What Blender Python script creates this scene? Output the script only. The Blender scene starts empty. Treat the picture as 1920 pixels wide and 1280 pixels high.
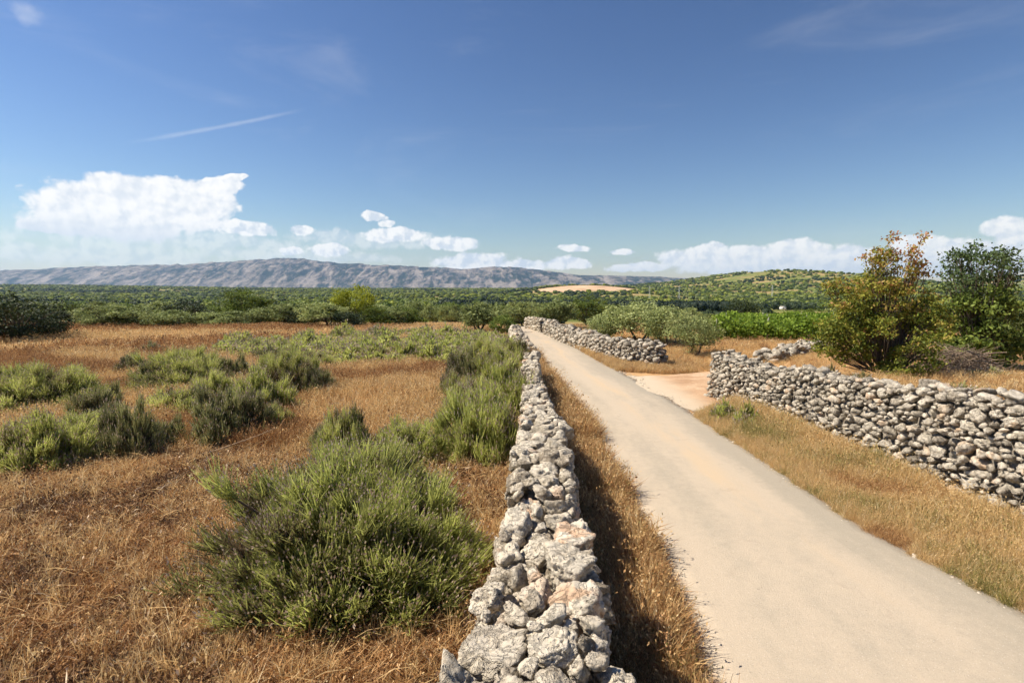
import bpy, math, random
import numpy as np
from mathutils import Vector, Matrix

R_ = math.radians
rng = np.random.default_rng(11)
random.seed(5)
scene = bpy.context.scene
COL = scene.collection

# ------------------------------------------------------------------ camera, sky, sun
CAM_H = 2.4
FPX = 1013.0                       # focal length in pixels of a 1920 px wide picture
HORIZON = 544.0
PITCH = math.atan((640 - HORIZON) / FPX)
cd = bpy.data.cameras.new('camera')
cam = bpy.data.objects.new('camera', cd)
COL.objects.link(cam)
cam.location = (0, 0, CAM_H)
cam.rotation_euler = (R_(90) - PITCH, 0, 0)
cd.sensor_width = 36.0
cd.lens = 36.0 * FPX / 1920.0
cd.clip_start = 0.05
cd.clip_end = 60000
scene.camera = cam

SUN_EL = 52.0
SUN_AZ = -88.0                     # degrees clockwise from straight ahead (+Y): the sun stands to the left
sdir = Vector((math.sin(R_(SUN_AZ)) * math.cos(R_(SUN_EL)), math.cos(R_(SUN_AZ)) * math.cos(R_(SUN_EL)), math.sin(R_(SUN_EL))))
sl = bpy.data.lights.new('sun', 'SUN')
sl.energy = 4.8
sl.angle = R_(0.53)
sl.color = (1.0, 0.91, 0.77)
so = bpy.data.objects.new('sun', sl)
so.rotation_euler = sdir.to_track_quat('Z', 'Y').to_euler()
so.location = (-30, 0, 60)
COL.objects.link(so)

scene.view_settings.view_transform = 'Standard'
scene.view_settings.look = 'None'
scene.view_settings.exposure = 0.72
scene.view_settings.gamma = 1.0
scene.view_settings.use_curve_mapping = False
scene.render.engine = 'CYCLES'
scene.cycles.use_denoising = True
scene.cycles.use_adaptive_sampling = True
scene.cycles.adaptive_threshold = 0.03
scene.cycles.max_bounces = 5
scene.cycles.diffuse_bounces = 2
scene.cycles.glossy_bounces = 1
scene.cycles.transmission_bounces = 3
scene.cycles.volume_bounces = 1
scene.cycles.transparent_max_bounces = 8
scene.cycles.caustics_reflective = False
scene.cycles.caustics_refractive = False
scene.render.film_transparent = False

world = bpy.data.worlds.new('World')
scene.world = world
world.use_nodes = True


class NT:
    """small helper to write node trees"""
    def __init__(self, tree):
        self.t = tree
        self.n = tree.nodes
        self.l = tree.links

    def node(self, typ, **kw):
        nd = self.n.new(typ)
        for k, v in kw.items():
            setattr(nd, k, v)
        return nd

    def put(self, nd, key, v):
        s = nd.inputs[key]
        if isinstance(v, bpy.types.NodeSocket):
            self.l.new(v, s)
        else:
            s.default_value = v

    def math(self, op, a, b=None, c=None, clamp=False):
        nd = self.node('ShaderNodeMath', operation=op, use_clamp=clamp)
        self.put(nd, 0, a)
        if b is not None:
            self.put(nd, 1, b)
        if c is not None:
            self.put(nd, 2, c)
        return nd.outputs[0]

    def vmath(self, op, a, b=None, out=0):
        nd = self.node('ShaderNodeVectorMath', operation=op)
        self.put(nd, 0, a)
        if b is not None:
            self.put(nd, 1, b)
        return nd.outputs[out]

    def noise(self, vec, scale, detail=4, rough=0.55, dist=0.0, col=False):
        nd = self.node('ShaderNodeTexNoise')
        if vec is not None:
            self.put(nd, 'Vector', vec)
        nd.inputs['Scale'].default_value = scale
        nd.inputs['Detail'].default_value = detail
        nd.inputs['Roughness'].default_value = rough
        nd.inputs['Distortion'].default_value = dist
        return nd.outputs['Color' if col else 'Fac']

    def voro(self, vec, scale, feature='F1', out='Distance'):
        nd = self.node('ShaderNodeTexVoronoi', feature=feature)
        if vec is not None:
            self.put(nd, 'Vector', vec)
        nd.inputs['Scale'].default_value = scale
        return nd.outputs[out]

    def ramp(self, fac, stops, interp='LINEAR'):
        nd = self.node('ShaderNodeValToRGB')
        cr = nd.color_ramp
        cr.interpolation = interp
        while len(cr.elements) < len(stops):
            cr.elements.new(0.5)
        for e, (p, c) in zip(cr.elements, stops):
            e.position = p
            e.color = (c[0], c[1], c[2], 1) if not isinstance(c, (int, float)) else (c, c, c, 1)
        self.put(nd, 0, fac)
        return nd.outputs[0]

    def mix(self, fac, a, b, mode='MIX'):
        nd = self.node('ShaderNodeMix', data_type='RGBA', blend_type=mode)
        self.put(nd, 0, fac)
        for i, v in ((6, a), (7, b)):
            if isinstance(v, tuple) and len(v) == 3:
                v = (*v, 1)
            self.put(nd, i, v)
        return nd.outputs[2]

    def sstep(self, v, lo, hi, a=0.0, b=1.0):
        nd = self.node('ShaderNodeMapRange', interpolation_type='SMOOTHSTEP')
        self.put(nd, 0, v)
        nd.inputs[1].default_value = lo
        nd.inputs[2].default_value = hi
        nd.inputs[3].default_value = a
        nd.inputs[4].default_value = b
        return nd.outputs[0]


def build_world():
    w = NT(world.node_tree)
    w.n.clear()
    sky = w.node('ShaderNodeTexSky', sky_type='NISHITA')
    sky.sun_disc = False
    sky.sun_elevation = R_(SUN_EL)
    sky.sun_rotation = R_(SUN_AZ)
    sky.altitude = 50
    sky.air_density = 1.25
    sky.dust_density = 0.15
    sky.ozone_density = 2.0
    d = w.node('ShaderNodeTexCoord').outputs['Generated']
    sep = w.node('ShaderNodeSeparateXYZ')
    w.put(sep, 0, d)
    x, y, z = sep.outputs
    # azimuth (a) and elevation (e) in radians, true sky coordinates
    a = w.math('ARCTAN2', x, y)
    hyp = w.math('SQRT', w.math('ADD', w.math('MULTIPLY', x, x), w.math('MULTIPLY', y, y)))
    e = w.math('ARCTAN2', z, hyp)
    comb = w.node('ShaderNodeCombineXYZ')
    w.put(comb, 0, a)
    w.put(comb, 1, w.math('MULTIPLY', e, 1.1))
    p0 = comb.outputs[0]
    p = p0
    wn = w.vmath('SUBTRACT', w.noise(p0, 14, 5, 0.6, 0, True), (0.5, 0.5, 0.5))
    sepw = w.node('ShaderNodeSeparateXYZ')
    w.put(sepw, 0, wn)
    wa = w.math('ADD', a, w.math('MULTIPLY', sepw.outputs[0], 0.05))
    we = w.math('ADD', e, w.math('MULTIPLY', sepw.outputs[1], 0.022))

    def ang(px, py):
        tx = (px - 960) / FPX
        cx, cy, cz = tx, 1.0, -(py - 640) / FPX
        # camera to world (pitch)
        yy = cy * math.cos(PITCH) + cz * math.sin(PITCH)
        zz = -cy * math.sin(PITCH) + cz * math.cos(PITCH)
        return math.atan2(cx, yy), math.atan2(zz, math.hypot(cx, yy))

    nz1 = w.noise(p, 9, 8, 0.6)
    nz2 = w.noise(p, 32, 6, 0.6)
    def mixn(q):
        jit = w.vmath('MULTIPLY', w.noise(q, 45, 4, 0.6, 0, True), (0.022, 0.022, 0.0))
        q2 = w.vmath('ADD', q, jit)
        v = w.math('MULTIPLY', w.noise(q, 10, 5, 0.55), 0.38)
        for sc, wt in ((26, 0.30), (60, 0.22), (130, 0.12)):
            nd = w.node('ShaderNodeTexVoronoi', feature='SMOOTH_F1', voronoi_dimensions='2D')
            w.put(nd, 'Vector', q2)
            nd.inputs['Scale'].default_value = sc
            nd.inputs['Smoothness'].default_value = 0.35
            v = w.math('ADD', v, w.math('MULTIPLY', w.math('SUBTRACT', 1.0, nd.outputs['Distance']), wt))
        return v
    nz = mixn(p)      # ~0.5
    off = w.node('ShaderNodeVectorMath', operation='ADD')
    w.put(off, 0, p)
    off.inputs[1].default_value = (-0.009, 0.008, 0)
    q = off.outputs[0]
    nzs = mixn(q)

    def ell(px, py, rx, ry, tilt=0.0):
        """1 at the centre falling to 0 at the rim of an ellipse given in picture pixels -> sky angles"""
        ca, ce = ang(px, py)
        ax = abs(ang(px + rx, py)[0] - ca)
        ay = abs(ang(px, py - ry)[1] - ce)
        da = w.math('DIVIDE', w.math('SUBTRACT', wa, ca), ax)
        de = w.math('DIVIDE', w.math('SUBTRACT', we, ce), ay)
        if tilt:
            de = w.math('SUBTRACT', de, w.math('MULTIPLY', da, tilt))
        r2 = w.math('ADD', w.math('MULTIPLY', da, da), w.math('MULTIPLY', de, de))
        return w.math('SUBTRACT', 1.0, w.math('SQRT', r2))

    def union(lst):
        o = lst[0]
        for b in lst[1:]:
            nd = w.node('ShaderNodeMath', operation='SMOOTH_MAX')
            w.put(nd, 0, o)
            w.put(nd, 1, b)
            nd.inputs[2].default_value = 0.12
            o = nd.outputs[0]
        return o

    gm = w.node('ShaderNodeGamma')
    gm.inputs[1].default_value = 1.45
    w.put(gm, 0, sky.outputs[0])
    col = gm.outputs[0]
    warm = w.node('ShaderNodeVectorMath', operation='MULTIPLY')
    w.put(warm, 0, col)
    warm.inputs[1].default_value = SKY_TINT
    col = warm.outputs[0]
    LIT, SHD = CLOUD_LIT, CLOUD_SHADE

    def layer(col, shape, soft, amp, strength, bottom=None):
        dens = w.math('ADD', shape, w.math('MULTIPLY', w.math('SUBTRACT', nz, 0.5), amp))
        densS = w.math('ADD', shape, w.math('MULTIPLY', w.math('SUBTRACT', nzs, 0.5), amp))
        alpha = w.sstep(dens, 0.0, soft, 0.0, strength)
        relief = w.sstep(w.math('SUBTRACT', dens, densS), -0.19, 0.12)
        body = relief
        if bottom is not None:
            eb, et = bottom
            body = w.math('MULTIPLY', w.math('ADD', w.math('MULTIPLY', relief, 0.8), 0.2), w.sstep(e, eb, et, 0.2, 1.0))
        c = w.mix(body, SHD, LIT)
        return w.mix(alpha, col, c)

    # thin high veil low over the horizon
    veil = w.math('MULTIPLY', w.sstep(e, 0.14, 0.0), w.sstep(w.noise(p, 3.0, 5, 0.5), 0.35, 0.7, 0.08, 0.36))
    col = w.mix(veil, col, VEIL)
    # low flat band of broken cloud on the left
    low = union([ell(330, 452, 300, 22), ell(210, 478, 240, 26), ell(700, 450, 190, 18, -0.2), ell(560, 480, 240, 14)])
    col = layer(col, low, 0.6, 1.5, 0.42)
    small = union([ell(620, 468, 42, 13), ell(545, 470, 24, 9), ell(700, 405, 28, 10), ell(725, 418, 20, 8), ell(850, 458, 60, 13), ell(740, 440, 70, 15),
                   ell(570, 430, 26, 12), ell(455, 430, 70, 14), ell(1070, 466, 40, 7), ell(1165, 474, 26, 6), ell(890, 492, 80, 17), ell(985, 497, 50, 11), ell(1060, 494, 48, 13)])
    col = layer(col, small, 0.32, 1.2, 0.92)
    right = union([ell(1330, 486, 110, 26), ell(1400, 478, 70, 20), ell(1490, 470, 70, 24), ell(1450, 500, 240, 18), ell(1590, 480, 70, 24), ell(1715, 462, 60, 26), ell(1800, 480, 160, 32), ell(1700, 500, 280, 24),
                   ell(1895, 428, 55, 26), ell(1930, 460, 90, 50), ell(1200, 500, 70, 9), ell(1335, 468, 36, 16), ell(1722, 448, 30, 14), ell(1490, 458, 30, 14)])
    eb, et = ang(1500, 520)[1], ang(1500, 480)[1]
    col = layer(col, right, 0.30, 1.0, 0.92, (eb, et))
    big = union([ell(235, 395, 165, 62), ell(215, 368, 75, 42), ell(300, 365, 85, 38), ell(360, 385, 85, 48), ell(135, 402, 66, 30), ell(400, 352, 60, 20, 0.5), ell(440, 333, 28, 8, 0.8),
                 ell(110, 425, 70, 16), ell(290, 415, 150, 22)])
    eb, et = ang(250, 460)[1], ang(250, 400)[1]
    col = layer(col, big, 0.22, 0.75, 0.97, (eb, et))
    # contrail: thin slanting streak high on the left, and a faint puff in the corner
    (a0, e0), (a1, e1) = ang(215, 272), ang(540, 212)
    L = math.hypot(a1 - a0, e1 - e0)
    ux, uy = (a1 - a0) / L, (e1 - e0) / L
    da = w.math('SUBTRACT', a, a0)
    de = w.math('SUBTRACT', e, e0)
    along = w.math('ADD', w.math('MULTIPLY', da, ux), w.math('MULTIPLY', de, uy))
    across = w.math('ABSOLUTE', w.math('SUBTRACT', w.math('MULTIPLY', de, ux), w.math('MULTIPLY', da, uy)))
    across = w.math('SUBTRACT', across, w.math('MULTIPLY', w.math('SUBTRACT', nz2, 0.5), 0.004))
    tr = w.math('MULTIPLY', w.sstep(across, 0.0045, 0.0), w.math('MULTIPLY', w.sstep(along, 0.0, L * 0.4), w.sstep(along, L * 1.15, L * 0.8)))
    col = w.mix(w.math('MULTIPLY', tr, 0.17), col, LIT)
    puff = layer(col, ell(50, 25, 40, 26), 0.9, 1.0, 0.22)
    cirr = w.math('MULTIPLY', w.sstep(w.noise(w.vmath('MULTIPLY', p, (1.0, 3.5, 1)), 2.2, 6, 0.6, 1.2), 0.5, 0.85), 0.10)
    col = w.mix(w.math('MULTIPLY', cirr, w.sstep(e, 0.0, 0.12)), puff, LIT)
    bg = w.node('ShaderNodeBackground')
    w.put(bg, 'Color', col)
    bg.inputs['Strength'].default_value = SKY_STRENGTH
    out = w.node('ShaderNodeOutputWorld')
    w.l.new(bg.outputs[0], out.inputs[0])


SKY_STRENGTH = 0.060
SKY_TINT = (0.435, 0.425, 0.47)
CLOUD_LIT = (11.4, 11.1, 10.7)
CLOUD_SHADE = (7.6, 8.2, 9.0)
VEIL = (6.4, 7.3, 8.2)
build_world()
world.cycles.sampling_method = 'MANUAL'
world.cycles.sample_map_resolution = 512

# ------------------------------------------------------------------ numeric helpers
def _hash(ix, iy, iz, seed):
    h = (ix * 374761393 + iy * 668265263 + iz * 2147483647 + seed * 974634777) & 0xffffffff
    h = ((h ^ (h >> 13)) * 1274126177) & 0xffffffff
    return (h ^ (h >> 16)) & 0xffffffff

def perlin(P, seed=0):
    P = np.asarray(P, float)
    i = np.floor(P).astype(np.int64)
    f = P - i
    u = f * f * f * (f * (f * 6 - 15) + 10)
    res = 0
    for dx in (0, 1):
        for dy in (0, 1):
            for dz in (0, 1):
                h = _hash(i[:, 0] + dx, i[:, 1] + dy, i[:, 2] + dz, seed)
                gx = ((h & 255) / 127.5 - 1)
                gy = (((h >> 8) & 255) / 127.5 - 1)
                gz = (((h >> 16) & 255) / 127.5 - 1)
                d = gx * (f[:, 0] - dx) + gy * (f[:, 1] - dy) + gz * (f[:, 2] - dz)
                wx = u[:, 0] if dx else 1 - u[:, 0]
                wy = u[:, 1] if dy else 1 - u[:, 1]
                wz = u[:, 2] if dz else 1 - u[:, 2]
                res = res + d * wx * wy * wz
    return res

def fbm(P, seed=0, octv=4, gain=0.5, lac=2.03):
    P = np.asarray(P, float)
    a, s = 1.0, 0
    for k in range(octv):
        s = s + a * perlin(P, seed + k * 17)
        P = P * lac
        a *= gain
    return s

def ridged(P, seed=0, octv=4, gain=0.5):
    P = np.asarray(P, float)
    a, s = 1.0, 0
    for k in range(octv):
        s = s + a * (1 - 2.2 * np.abs(perlin(P, seed + k * 17)))
        P = P * 2.07
        a *= gain
    return s

def xyz(x, y, z=0.0):
    x, y, z = np.broadcast_arrays(np.asarray(x, float), np.asarray(y, float), np.asarray(z, float))
    return np.stack([x.ravel(), y.ravel(), z.ravel()], 1)

def sst(v, a, b):
    t = np.clip((np.asarray(v, float) - a) / (b - a), 0, 1)
    return t * t * (3 - 2 * t)

def G(px, py, z=0.0):
    """world x, y of the spot seen at a pixel of the photograph, on the level z (used once, to lay out the plan)"""
    cx, cz = (px - 960) / FPX, -(py - 640) / FPX
    yy = math.cos(PITCH) + cz * math.sin(PITCH)
    zz = -math.sin(PITCH) + cz * math.cos(PITCH)
    t = (z - CAM_H) / zz
    return cx * t, yy * t

# ------------------------------------------------------------------ terrain
TAB = np.array([(-60, 0), (0, 0), (33, 0), (45, -.6), (70, -2.2), (110, -4.3), (200, -7.5), (400, -10), (700, -9.5), (1100, -5), (1800, 3), (2600, 8), (3600, 3), (30000, -10)], float)

def ground(x, y):
    x = np.asarray(x, float)
    y = np.asarray(y, float)
    x, y = np.broadcast_arrays(x, y)
    shp = x.shape
    x, y = x.ravel(), y.ravel()
    z = np.interp(y, TAB[:, 0], TAB[:, 1])
    # the field left of the wall: gentle unevenness
    left = sst(-x, 0.2, 1.0)
    z = z + left * (0.05 * perlin(xyz(x * .5, y * .5), 3) + 0.03 * perlin(xyz(x * 1.7, y * 1.7), 4)) * sst(60 - y, 0, 20)
    # terrace behind the right-hand wall
    wx = np.interp(y, [-3, 5.4, 12.2], [5.75, 5.35, 4.85])
    t = sst(x - wx, 0.08, 0.5) * (1 - sst(y, 11.6, 14.0)) * 0.42 + sst(x, 6, 9) * sst(y, 11.6, 14.0) * (1 - sst(y, 20, 26)) * 0.15
    z = z + t
    z = z + 0.04 * sst(x, 5.6, 7) * perlin(xyz(x * .9, y * .9), 8) * (1 - sst(y, 40, 60))
    # broad relief far off
    far = sst(y, 60, 400)
    z = z + far * (2.2 * perlin(xyz(x / 260, y / 260), 21) + 0.8 * perlin(xyz(x / 90, y / 90), 22))
    far2 = sst(y, 900, 2200)
    z = z + far2 * 5 * perlin(xyz(x / 700, y / 700), 23)
    # left far ridge a little higher
    z = z + sst(-x / np.maximum(y, 1), 0.3, 0.95) * sst(y, 900, 2000) * 14
    # green hill on the right (summit at x 760, y 1600)
    dx = x - 770
    sx = np.where(dx < 0, 185., 118.)
    pw = np.where(dx < 0, 1.5, 2.0)
    sy = np.where(y < 1600, 420., 600.)
    z = z + 58 * np.exp(-0.5 * (np.abs(dx) / sx) ** pw - 0.5 * ((y - 1600) / sy) ** 2)
    # low hill with the ploughed clearing
    z = z + 17 * np.exp(-0.5 * ((x - 130) / 85) ** 2 - 0.5 * ((y - 960) / 120) ** 2)
    # hill at the far right
    z = z + 62 * np.exp(-0.5 * ((x - 2550) / 420) ** 2 - 0.5 * ((y - 2400) / 500) ** 2)
    return z.reshape(shp)

def clearing(x, y):
    """1 inside the bare tan clearing on the low hill"""
    x, y = np.asarray(x, float), np.asarray(y, float)
    n = perlin(xyz(x / 40, y / 40), 31).reshape(x.shape) * 0.5
    cx = 125 + (y - 900) * 0.15
    v = 1 - ((x - cx) / 88) ** 2 - ((y - 900) / 82) ** 2 + n
    return v

# ------------------------------------------------------------------ mesh and object helpers
def mesh_np(name, V, F, mats=(), smooth=False, attrs=None, mat_idx=None):
    """V (n,3), F (m,k) with k 3 or 4, or a list of such arrays"""
    me = bpy.data.meshes.new(name)
    V = np.ascontiguousarray(V, dtype=np.float32)
    Fs = F if isinstance(F, list) else [F]
    Fs = [np.asarray(f, dtype=np.int32) for f in Fs if len(f)]
    nl = sum(f.size for f in Fs)
    nf = sum(len(f) for f in Fs)
    me.vertices.add(len(V))
    me.vertices.foreach_set('co', V.ravel())
    me.loops.add(nl)
    me.polygons.add(nf)
    me.loops.foreach_set('vertex_index', np.concatenate([f.ravel() for f in Fs]))
    starts, c = [], 0
    for f in Fs:
        k = f.shape[1]
        starts.append(c + np.arange(len(f)) * k)
        c += f.size
    me.polygons.foreach_set('loop_start', np.concatenate(starts).astype(np.int32))
    if mat_idx is not None:
        me.polygons.foreach_set('material_index', np.asarray(mat_idx, dtype=np.int32))
    if smooth:
        me.polygons.foreach_set('use_smooth', np.ones(nf, dtype=bool))
    if attrs:
        for k, v in attrs.items():
            v = np.asarray(v, dtype=np.float32)
            if v.ndim == 1:
                at = me.attributes.new(k, 'FLOAT', 'POINT')
                at.data.foreach_set('value', v)
            else:
                at = me.attributes.new(k, 'FLOAT_VECTOR', 'POINT')
                at.data.foreach_set('vector', v.ravel())
    for m in mats if isinstance(mats, (list, tuple)) else [mats]:
        me.materials.append(m)
    me.update(calc_edges=True)
    return me

def obj(name, me, parent=None, loc=None):
    o = bpy.data.objects.new(name, me)
    COL.objects.link(o)
    if loc is not None:
        o.location = loc
    if parent is not None:
        o.parent = parent
    return o

def tag(o, label=None, cat=None, group=None, kind=None):
    if label:
        o['label'] = label
    if cat:
        o['category'] = cat
    if group:
        o['group'] = group
    if kind:
        o['kind'] = kind
    return o

def empty(name, loc=(0, 0, 0), rz=0.0):
    o = bpy.data.objects.new(name, None)
    o.empty_display_size = 0.2
    o.location = loc
    o.rotation_euler = (0, 0, rz)
    COL.objects.link(o)
    return o

def copy_tree(src):
    r = src.copy()
    COL.objects.link(r)
    for ch in src.children:
        c = ch.copy()
        COL.objects.link(c)
        c.parent = r
        for g in ch.children:
            d = g.copy()
            COL.objects.link(d)
            d.parent = c
    return r

_ico = {}
def ico(n):
    if n not in _ico:
        import bmesh
        bm = bmesh.new()
        bmesh.ops.create_icosphere(bm, subdivisions=n, radius=1)
        V = np.array([v.co[:] for v in bm.verts])
        V /= np.linalg.norm(V, axis=1)[:, None]
        F = np.array([[v.index for v in f.verts] for f in bm.faces])
        bm.free()
        _ico[n] = (V, F)
    return _ico[n]

def unit(v):
    return v / np.maximum(np.linalg.norm(v, axis=-1, keepdims=True), 1e-9)

def tubes(paths, sides=5):
    """paths: list of (points (k,3), radii (k,)) -> V, F quads"""
    Vs, Fs, c = [], [], 0
    for pts, rad in paths:
        pts = np.asarray(pts, float)
        rad = np.asarray(rad, float)
        k = len(pts)
        t = np.gradient(pts, axis=0)
        t = unit(t)
        ref = np.array([0.31, 0.22, 0.92]) if abs(t[0][2]) < 0.9 else np.array([1., 0.1, 0.])
        a = unit(np.cross(t, ref))
        b = np.cross(t, a)
        th = np.linspace(0, 2 * math.pi, sides, endpoint=False)
        ring = (a[:, None, :] * np.cos(th)[None, :, None] + b[:, None, :] * np.sin(th)[None, :, None]) * rad[:, None, None] + pts[:, None, :]
        Vs.append(ring.reshape(-1, 3))
        i = np.arange(k - 1)[:, None] * sides
        j = np.arange(sides)[None, :]
        j2 = (j + 1) % sides
        Fs.append(np.stack([i + j, i + j2, i + sides + j2, i + sides + j], -1).reshape(-1, 4) + c)
        c += k * sides
    return np.concatenate(Vs), np.concatenate(Fs)

def grid_faces(nu, nv):
    i = np.arange(nu - 1)[:, None] * nv
    j = np.arange(nv - 1)[None, :]
    return np.stack([i + j, i + nv + j, i + nv + j + 1, i + j + 1], -1).reshape(-1, 4)

def scatter(name, protos, P, rz=None, scl=None, idx=None, tilt=None, label=None, cat=None):
    """one object of kind stuff whose points carry copies of small source meshes (geometry nodes)"""
    n = len(P)
    r = np.random.default_rng(len(name) * 7 + n)
    rot = np.zeros((n, 3))
    rot[:, 2] = r.uniform(0, 6.283, n) if rz is None else rz
    if tilt is not None:
        rot[:, 0] = r.normal(0, tilt, n)
        rot[:, 1] = r.normal(0, tilt, n)
    s = np.ones((n, 3)) if scl is None else (np.asarray(scl)[:, None] * np.ones((1, 3)) if np.ndim(scl) == 1 else np.asarray(scl))
    ii = r.integers(0, len(protos), n) if idx is None else idx
    me = bpy.data.meshes.new(name)
    me.vertices.add(n)
    me.vertices.foreach_set('co', np.asarray(P, dtype=np.float32).ravel())
    at = me.attributes.new('rot', 'FLOAT_VECTOR', 'POINT')
    at.data.foreach_set('vector', rot.astype(np.float32).ravel())
    at = me.attributes.new('scl', 'FLOAT_VECTOR', 'POINT')
    at.data.foreach_set('vector', s.astype(np.float32).ravel())
    at = me.attributes.new('idx', 'INT', 'POINT')
    at.data.foreach_set('value', np.asarray(ii, dtype=np.int32))
    o = obj(name, me)
    coll = bpy.data.collections.new(name + '_sources')
    for k, pm in enumerate(protos):
        po = bpy.data.objects.new('%s_source_%02d' % (name, k), pm)
        coll.objects.link(po)
    ng = bpy.data.node_groups.new(name + '_scatter', 'GeometryNodeTree')
    ng.interface.new_socket('Geometry', in_out='INPUT', socket_type='NodeSocketGeometry')
    ng.interface.new_socket('Geometry', in_out='OUTPUT', socket_type='NodeSocketGeometry')
    gi = ng.nodes.new('NodeGroupInput')
    go = ng.nodes.new('NodeGroupOutput')
    ci = ng.nodes.new('GeometryNodeCollectionInfo')
    ci.inputs['Collection'].default_value = coll
    ci.inputs['Separate Children'].default_value = True
    ci.inputs['Reset Children'].default_value = True
    iop = ng.nodes.new('GeometryNodeInstanceOnPoints')
    iop.inputs['Pick Instance'].default_value = True
    ng.links.new(gi.outputs[0], iop.inputs['Points'])
    ng.links.new(ci.outputs[0], iop.inputs['Instance'])
    for nm, dt, sock in (('rot', 'FLOAT_VECTOR', 'Rotation'), ('scl', 'FLOAT_VECTOR', 'Scale'), ('idx', 'INT', 'Instance Index')):
        na = ng.nodes.new('GeometryNodeInputNamedAttribute')
        na.data_type = dt
        na.inputs['Name'].default_value = nm
        ng.links.new([s_ for s_ in na.outputs if s_.enabled and s_.name == 'Attribute'][0], iop.inputs[sock])
    ng.links.new(iop.outputs[0], go.inputs[0])
    md = o.modifiers.new('scatter', 'NODES')
    md.node_group = ng
    tag(o, label, cat, kind='stuff')
    return o

# ------------------------------------------------------------------ materials
def new_mat(name):
    m = bpy.data.materials.new(name)
    m.use_nodes = True
    t = NT(m.node_tree)
    t.n.clear()
    out = t.node('ShaderNodeOutputMaterial')
    return m, t, out

def principled(t, out, color, rough=0.9, normal=None, spec=0.2):
    b = t.node('ShaderNodeBsdfPrincipled')
    t.put(b, 'Base Color', (*color, 1) if isinstance(color, tuple) else color)
    t.put(b, 'Roughness', rough)
    b.inputs['Specular IOR Level'].default_value = spec
    if normal is not None:
        t.put(b, 'Normal', normal)
    t.l.new(b.outputs[0], out.inputs[0])
    return b

def bump(t, h, strength=0.5, dist=0.02):
    nd = t.node('ShaderNodeBump')
    nd.inputs['Strength'].default_value = strength
    nd.inputs['Distance'].default_value = dist
    t.put(nd, 'Height', h)
    return nd.outputs[0]

def leaf_mat(name, stops, trans=0.3, objvar=0.25, rough=0.65):
    """foliage: colour runs over the per-leaf attribute rnd, shifted a little per plant"""
    m, t, out = new_mat(name)
    at = t.node('ShaderNodeAttribute', attribute_name='rnd')
    oi = t.node('ShaderNodeObjectInfo')
    f = t.math('ADD', at.outputs['Fac'], t.math('MULTIPLY', t.math('SUBTRACT', oi.outputs['Random'], 0.5), objvar), clamp=True)
    c = t.ramp(f, stops)
    d = t.node('ShaderNodeBsdfPrincipled')
    t.put(d, 'Base Color', c)
    d.inputs['Roughness'].default_value = rough
    d.inputs['Specular IOR Level'].default_value = 0.25
    tr = t.node('ShaderNodeBsdfTranslucent')
    t.put(tr, 'Color', c)
    mx = t.node('ShaderNodeMixShader')
    mx.inputs[0].default_value = trans
    t.l.new(d.outputs[0], mx.inputs[1])
    t.l.new(tr.outputs[0], mx.inputs[2])
    t.l.new(mx.outputs[0], out.inputs[0])
    return m

def bark_mat(name, c0, c1):
    m, t, out = new_mat(name)
    g = t.node('ShaderNodeNewGeometry').outputs['Position']
    n = t.noise(t.vmath('MULTIPLY', g, (30, 30, 6)), 1.0, 4, 0.6)
    principled(t, out, t.ramp(n, [(0.3, c0), (0.7, c1)]), 0.95, bump(t, n, 0.8, 0.01))
    return m

M = {}
M['bark'] = bark_mat('bark', (0.07, 0.055, 0.04), (0.2, 0.16, 0.12))
M['deadwood'] = bark_mat('dead_wood', (0.16, 0.11, 0.08), (0.36, 0.28, 0.2))
M['lav_wood'] = bark_mat('lavender_wood', (0.07, 0.05, 0.035), (0.19, 0.14, 0.1))
M['lavender'] = leaf_mat('lavender_leaf', [(0.0, (0.13, 0.09, 0.055)), (0.3, (0.26, 0.265, 0.085)), (0.65, (0.49, 0.52, 0.14)), (1.0, (0.68, 0.68, 0.24))], 0.5)
M['lav_dark'] = leaf_mat('lavender_leaf_dull', [(0.0, (0.10, 0.075, 0.05)), (0.5, (0.20, 0.20, 0.085)), (1.0, (0.42, 0.42, 0.17))], 0.4)
M['spike'] = leaf_mat('lavender_flower', [(0.0, (0.34, 0.25, 0.20)), (0.5, (0.58, 0.46, 0.36)), (1.0, (0.75, 0.64, 0.50))], 0.25)
M['dry'] = leaf_mat('dry_grass', [(0.0, (0.35, 0.205, 0.085)), (0.4, (0.65, 0.43, 0.195)), (0.75, (0.84, 0.62, 0.31)), (1.0, (0.92, 0.78, 0.50))], 0.4)
M['dry_red'] = leaf_mat('dry_weed', [(0.0, (0.19, 0.09, 0.04)), (0.5, (0.45, 0.25, 0.105)), (1.0, (0.72, 0.48, 0.22))], 0.3)
M['litter'] = leaf_mat('dry_litter', [(0.0, (0.10, 0.055, 0.03)), (0.35, (0.33, 0.165, 0.065)), (0.7, (0.58, 0.33, 0.13)), (1.0, (0.85, 0.63, 0.36))], 0.2, 0.3)
M['dark_litter'] = leaf_mat('dark_litter', [(0.0, (0.06, 0.035, 0.02)), (0.5, (0.20, 0.11, 0.055)), (0.85, (0.36, 0.21, 0.10)), (1.0, (0.8, 0.62, 0.42))], 0.15, 0.2)
M['straw'] = leaf_mat('straw', [(0.0, (0.38, 0.24, 0.10)), (0.4, (0.62, 0.43, 0.19)), (0.75, (0.80, 0.61, 0.31)), (1.0, (0.92, 0.80, 0.55))], 0.35)
M['green_grass'] = leaf_mat('green_grass', [(0.0, (0.13, 0.12, 0.04)), (0.5, (0.30, 0.28, 0.08)), (1.0, (0.58, 0.48, 0.20))], 0.35)
M['olive'] = leaf_mat('olive_leaf', [(0.0, (0.065, 0.08, 0.03)), (0.5, (0.25, 0.29, 0.095)), (1.0, (0.48, 0.52, 0.20))], 0.28)
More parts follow.
